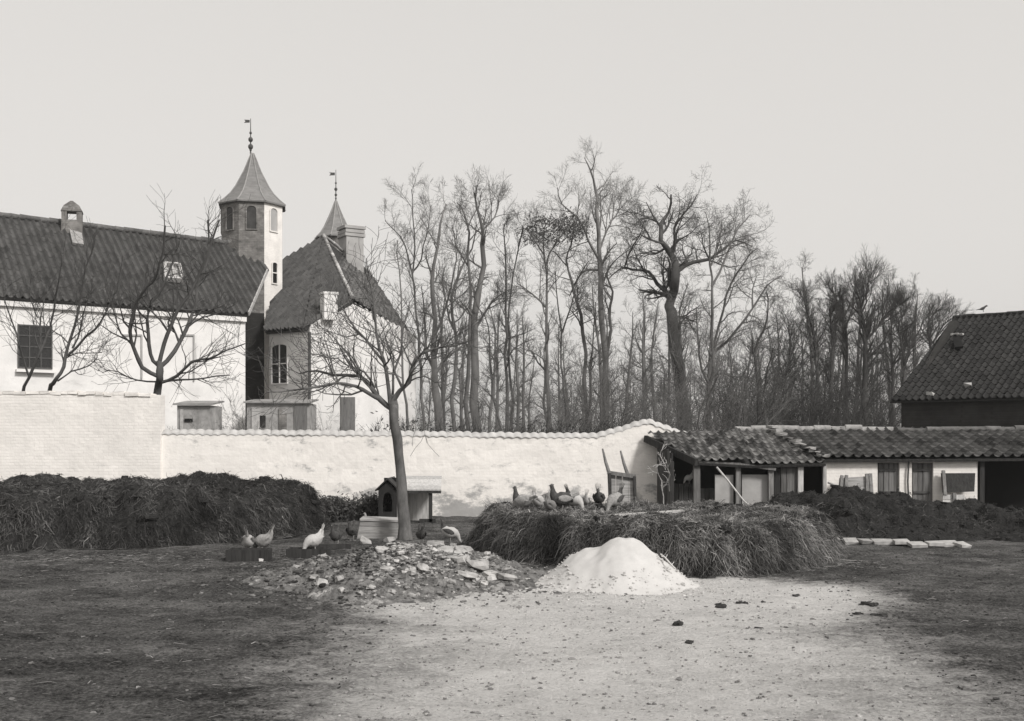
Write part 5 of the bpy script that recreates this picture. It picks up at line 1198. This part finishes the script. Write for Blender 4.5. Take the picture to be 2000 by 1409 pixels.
# ---------------------------------------------------------------- hens
def hen_mesh(pose, name='hen'):
    """one continuous body; material slots: 0 body, 1 neck/head, 2 tail/wing, 3 comb, 4 legs and beak"""
    if pose == 'stand':   sp_ = [(-.235, .285, .005, .026), (-.22, .272, .014, .04), (-.185, .252, .03, .056), (-.12, .228, .066, .08), (-.04, .212, .09, .09), (.03, .21, .09, .092), (.085, .235, .07, .08), (.112, .29, .05, .06), (.12, .335, .038, .045), (.125, .378, .029, .034), (.133, .415, .028, .030), (.154, .430, .024, .025), (.175, .426, .010, .012)]
    elif pose == 'peck':  sp_ = [(-.185, .42, .005, .03), (-.18, .38, .014, .046), (-.16, .325, .03, .06), (-.115, .262, .066, .08), (-.045, .225, .09, .09), (.025, .212, .09, .092), (.085, .195, .07, .075), (.125, .155, .047, .052), (.145, .112, .034, .038), (.16, .075, .027, .029), (.175, .048, .025, .026), (.19, .030, .020, .020), (.20, .016, .009, .010)]
    else:                 sp_ = [(-.165, .43, .005, .03), (-.16, .39, .014, .046), (-.14, .335, .03, .06), (-.10, .272, .066, .08), (-.045, .23, .09, .09), (.015, .222, .09, .092), (.07, .25, .072, .08), (.095, .305, .047, .055), (.10, .355, .034, .04), (.102, .395, .027, .031), (.11, .43, .027, .028), (.131, .444, .023, .022), (.15, .44, .010, .012)]
    m = MB(); n = 12; vs = []; fs = [[], [], []]; pts = [Vector((x, 0, z)) for x, z, _, _ in sp_]
    for i, (x, z, ry, rz_) in enumerate(sp_):
        d_ = (pts[min(i + 1, len(pts) - 1)] - pts[max(i - 1, 0)]).normalized(); upv = Vector((-d_.z, 0, d_.x))
        for k in range(n):
            a = 2 * math.pi * k / n; fat = 1 + .32 * math.exp(-((i - 4.3) / 1.9) ** 2); vs.append(pts[i] + Vector((0, 1, 0)) * ry * fat * math.cos(a) + upv * rz_ * fat * math.sin(a))
    mi = []; F_ = []
    for i in range(len(sp_) - 1):
        for k in range(n): F_.append((i * n + k, i * n + (k + 1) % n, (i + 1) * n + (k + 1) % n, (i + 1) * n + k)); mi.append(2 if i < 2 else (1 if i >= 6 else 0))
    F_.append(tuple(range(n))[::-1]); mi.append(2); F_.append(tuple(range((len(sp_) - 1) * n, len(sp_) * n))); mi.append(4)
    n0 = m.n; m.v.append(np.array([tuple(v) for v in vs], np.float32)); m.t.append(np.ones(len(vs), np.float32)); m.n += len(vs)
    for f, q in zip(F_, mi): m.f.append(np.array([f]) + n0); m.m.append(np.array([q], np.int32))
    # tail feathers
    tb = pts[1]; td = (pts[0] - pts[3]).normalized()
    for k in range(5):
        s_ = (k - 2) * .012; e = tb + td * .10 + Vector((0, s_ * 2.2, (.0 if pose == 'stand' else .05) - abs(k - 2) * .012)); b1 = tb - td * .03 + Vector((0, s_, -.02)); 
        m.add([b1, tb - td * .03 + Vector((0, s_, .028)), e + Vector((0, 0, .012)), e + Vector((0, 0, -.018)), b1 + Vector((0, .006, 0)), e + Vector((0, .005, 0))], [(0, 1, 2, 3), (4, 1, 2, 5)], 1, 2)
    # wings lying along the body
    c = pts[4]; wd = (pts[3] - pts[6]).normalized()
    for s_ in (-1, 1):
        prof = [(-.09, .02), (-.03, .05), (.04, .055), (.10, .035), (.16, .008)]; vv = []
        for t_, h_ in prof:
            q = c + wd * t_ + Vector((0, s_ * (.122 - .40 * max(0, t_) ** 1.6 * 2), .015)); vv += [q + Vector((0, -s_ * .012, h_)), q + Vector((0, s_ * .008, 0)), q + Vector((0, -s_ * .012, -h_))]
        m.add(vv, [(3 * i + j, 3 * i + j + 1, 3 * i + j + 4, 3 * i + j + 3) for i in range(4) for j in range(2)], 1, 2)
    # comb, wattle, beak
    hd_ = pts[-3]; fw = (pts[-1] - pts[-3]).normalized(); u_ = Vector((-fw.z, 0, fw.x))
    cm = [hd_ - fw * .02 + u_ * .02, hd_ - fw * .022 + u_ * .045, hd_ - fw * .006 + u_ * .036, hd_ + u_ * .052, hd_ + fw * .012 + u_ * .036, hd_ + fw * .024 + u_ * .044, hd_ + fw * .03 + u_ * .012]
    m.prism([v + Vector((0, -.004, 0)) for v in cm], (0, .008, 0), 1, 3)
    m.prism([v + Vector((0, -.005, 0)) for v in (hd_ + fw * .02 - u_ * .012, hd_ + fw * .03 - u_ * .02, hd_ + fw * .02 - u_ * .045, hd_ + fw * .008 - u_ * .03)], (0, .01, 0), 1, 3)
    m.tubes([[tuple(pts[-1] - fw * .006), tuple(pts[-1] + fw * .022 - u_ * .004)]], [[.010, .002]], 6, 1, 4)
    for s_ in (-1, 1):                        # eye
        m.lathe(tuple(hd_ + fw * .012 + Vector((0, s_ * .021, 0)) + u_ * .006), [(.001, -.004), (.004, 0), (.001, .004)], 6, 0, 1, 3)
        hip = Vector((-.02, s_ * .045, .16)); kn_ = Vector((-.035, s_ * .045, .085)); ft = Vector((-.015, s_ * .045, .006))
        m.tubes([[tuple(hip), tuple(kn_), tuple(ft)]], [[.024, .010, .007]], 6, 1, 4)
        for q in (-.5, 0, .5, math.pi): m.tubes([[tuple(ft), tuple(ft + Vector((math.cos(q), math.sin(q), 0)) * (.05 if q != math.pi else .025) + Vector((0, 0, -.002)))]], [[.006, .003]], 4, 1, 4)
    return m
hen_cache = {}
def hen(px, Y, z, heading, pose, body, neck, tail, label, scale=1.0):
    scale *= .88
    key = (pose, body, neck, tail)
    if key not in hen_cache: hen_cache[key] = hen_mesh(pose).build('hen', [M[body], M[neck], M[tail], M['comb'], M['beak']], smooth=True); o = hen_cache[key]
    else: o = hen_cache[key].copy(); COL.objects.link(o)
    x = PX(px, Y); o.location = (x, Y, z if z is not None else ground_z(x, Y)); o.rotation_euler = (0, 0, R(heading)); o.scale = (scale,) * 3
    return tag(o, label, 'hen', 'hens about the yard')
def on_heap(px, Y): return h2z(PX(px, Y), Y) - .005
HY = 18.0
hen(1018, HY, on_heap(1018, HY), 140, 'stand', 'h_brown', 'h_dark', 'h_brown', 'upright buff hen with a dark head, leftmost on the straw heap', 1.08)
hen(1052, HY + .3, on_heap(1052, HY + .3), 60, 'peck', 'h_white', 'h_white', 'h_white', 'white hen bending down second from the left on the straw heap', .9)
hen(1066, HY + .5, on_heap(1066, HY + .5), 240, 'peck', 'h_grey', 'h_grey', 'h_brown', 'grey hen pecking half behind the big dark hen', .95)
hen(1094, HY - .1, on_heap(1094, HY - .1), 190, 'stand', 'h_dark', 'h_dark', 'h_brown', 'big dark hen with raised head in the middle of the straw heap', 1.1)
hen(1076, HY - .5, on_heap(1076, HY - .5), 60, 'peck', 'h_grey', 'h_grey', 'h_grey', 'speckled grey hen crouched below the big dark hen', .8)
hen(1124, HY + .2, on_heap(1124, HY + .2), 320, 'peck', 'h_white', 'h_white', 'h_dark', 'white hen with a tall dark tail pecking right of the big dark hen', 1.0)
hen(1142, HY + .7, on_heap(1142, HY + .7), 100, 'peck', 'h_white', 'h_brown', 'h_white', 'pale hen head-down just left of the round dark hen', .75)
hen(1170, HY + .8, on_heap(1170, HY + .8), 80, 'peck', 'h_dark', 'h_dark', 'h_dark', 'round dark hen seen from behind beside the upended barrow', .95)
hen(1199, HY + .1, on_heap(1199, HY + .1), 225, 'peck', 'h_brown', 'h_brown', 'h_dark', 'buff hen with a black upright tail in front of the upended barrow', 1.05)
def on_px(px, py): p = on_ground(px, py); return p.y
hen(484, on_px(484, 1090) + .15, .06, 100, 'peck', 'h_white', 'h_brown', 'h_grey', 'pale hen seen from behind with its head down in the left trough')
hen(512, on_px(512, 1080), None, 160, 'peck', 'h_brown', 'h_dark', 'h_brown', 'buff hen with a dark neck stretched sideways over the left trough', 1.05)
hen(610, on_px(610, 1088), .06, 215, 'peck', 'h_white', 'h_white', 'h_white', 'white hen feeding at the half buried trough', 1.0)
hen(655, on_px(655, 1066), None, 250, 'alert', 'h_dark', 'h_dark', 'h_dark', 'black hen standing behind the beam, left of the wooden box', .95)
hen(688, on_px(688, 1058), None, 75, 'alert', 'h_dark', 'h_dark', 'h_dark', 'black hen close to the left side of the wooden box', .9)
hen(722, on_px(722, 1036), None, 170, 'stand', 'h_brown', 'h_brown', 'h_grey', 'hen behind the wooden box with only its back showing', .85)
hen(822, on_px(822, 1062), None, 110, 'alert', 'h_dark', 'h_dark', 'h_dark', 'small dark hen right of the fruit tree trunk', .85)
hen(882, on_px(882, 1060), None, 10, 'peck', 'h_white', 'h_white', 'h_dark', 'white hen with a dark tail at the left end of the straw heap', 1.0)
hen(1344, 26.5, .86, 200, 'peck', 'h_white', 'h_white', 'h_white', 'white hen perched in the dark opening of the timber shed', .7)
hen(1746, 24.3, h3z(PX(1746, 24.3), 24.3) + .02, 300, 'stand', 'h_white', 'h_dark', 'h_dark', 'black and white hen on the dung heap before the left sty door', .9)
# small bird on the barn ridge
def bird():
    c = r0.lerp(rr_, .085) + Vector((0, 0, .13)); m = MB()
    sp_ = [(-.16, .05, .006, .004), (-.08, .06, .018, .014), (-.03, .075, .034, .034), (.02, .09, .036, .038), (.055, .125, .026, .026), (.075, .14, .024, .024), (.095, .14, .012, .012), (.115, .137, .003, .003)]; n = 8; vs = []; fs = []
    for x, z, ry, rz_ in sp_:
        for k in range(n): q = 2 * math.pi * k / n; vs.append(c + Vector((x * 1.5, ry * 1.5 * math.cos(q), (z + rz_ * math.sin(q)) * 1.5)))
    for i in range(len(sp_) - 1):
        for k in range(n): fs.append((i * n + k, i * n + (k + 1) % n, (i + 1) * n + (k + 1) % n, (i + 1) * n + k))
    m.add(vs, fs)
    for s_ in (-1, 1): m.tubes([[tuple(c + Vector((0, s_ * .02, .09))), tuple(c + Vector((.01, s_ * .02, -.005)))]], [[.006, .005]], 4)
    tag(m.build('bird', M['h_dark'], origin=c, smooth=True), 'small dark bird perched on the barn ridge', 'bird')
bird()

# ---------------------------------------------------------------- the thin winter air
hm = bpy.data.materials.new('winter_air'); hm.use_nodes = True; hn = hm.node_tree.nodes; hn.clear()
ho = hn.new('ShaderNodeOutputMaterial'); hv = hn.new('ShaderNodeVolumePrincipled'); hv.inputs['Density'].default_value = HAZE
hv.inputs['Color'].default_value = (.97, .965, .95, 1); hv.inputs['Anisotropy'].default_value = .2
hm.node_tree.links.new(hv.outputs[0], ho.inputs['Volume'])
m = MB(); m.box((0, 300, 11.5), (1410, 1410, 25)); tag(m.build('haze', hm), 'thin pale haze of winter air over yard and park', 'haze', kind='stuff')
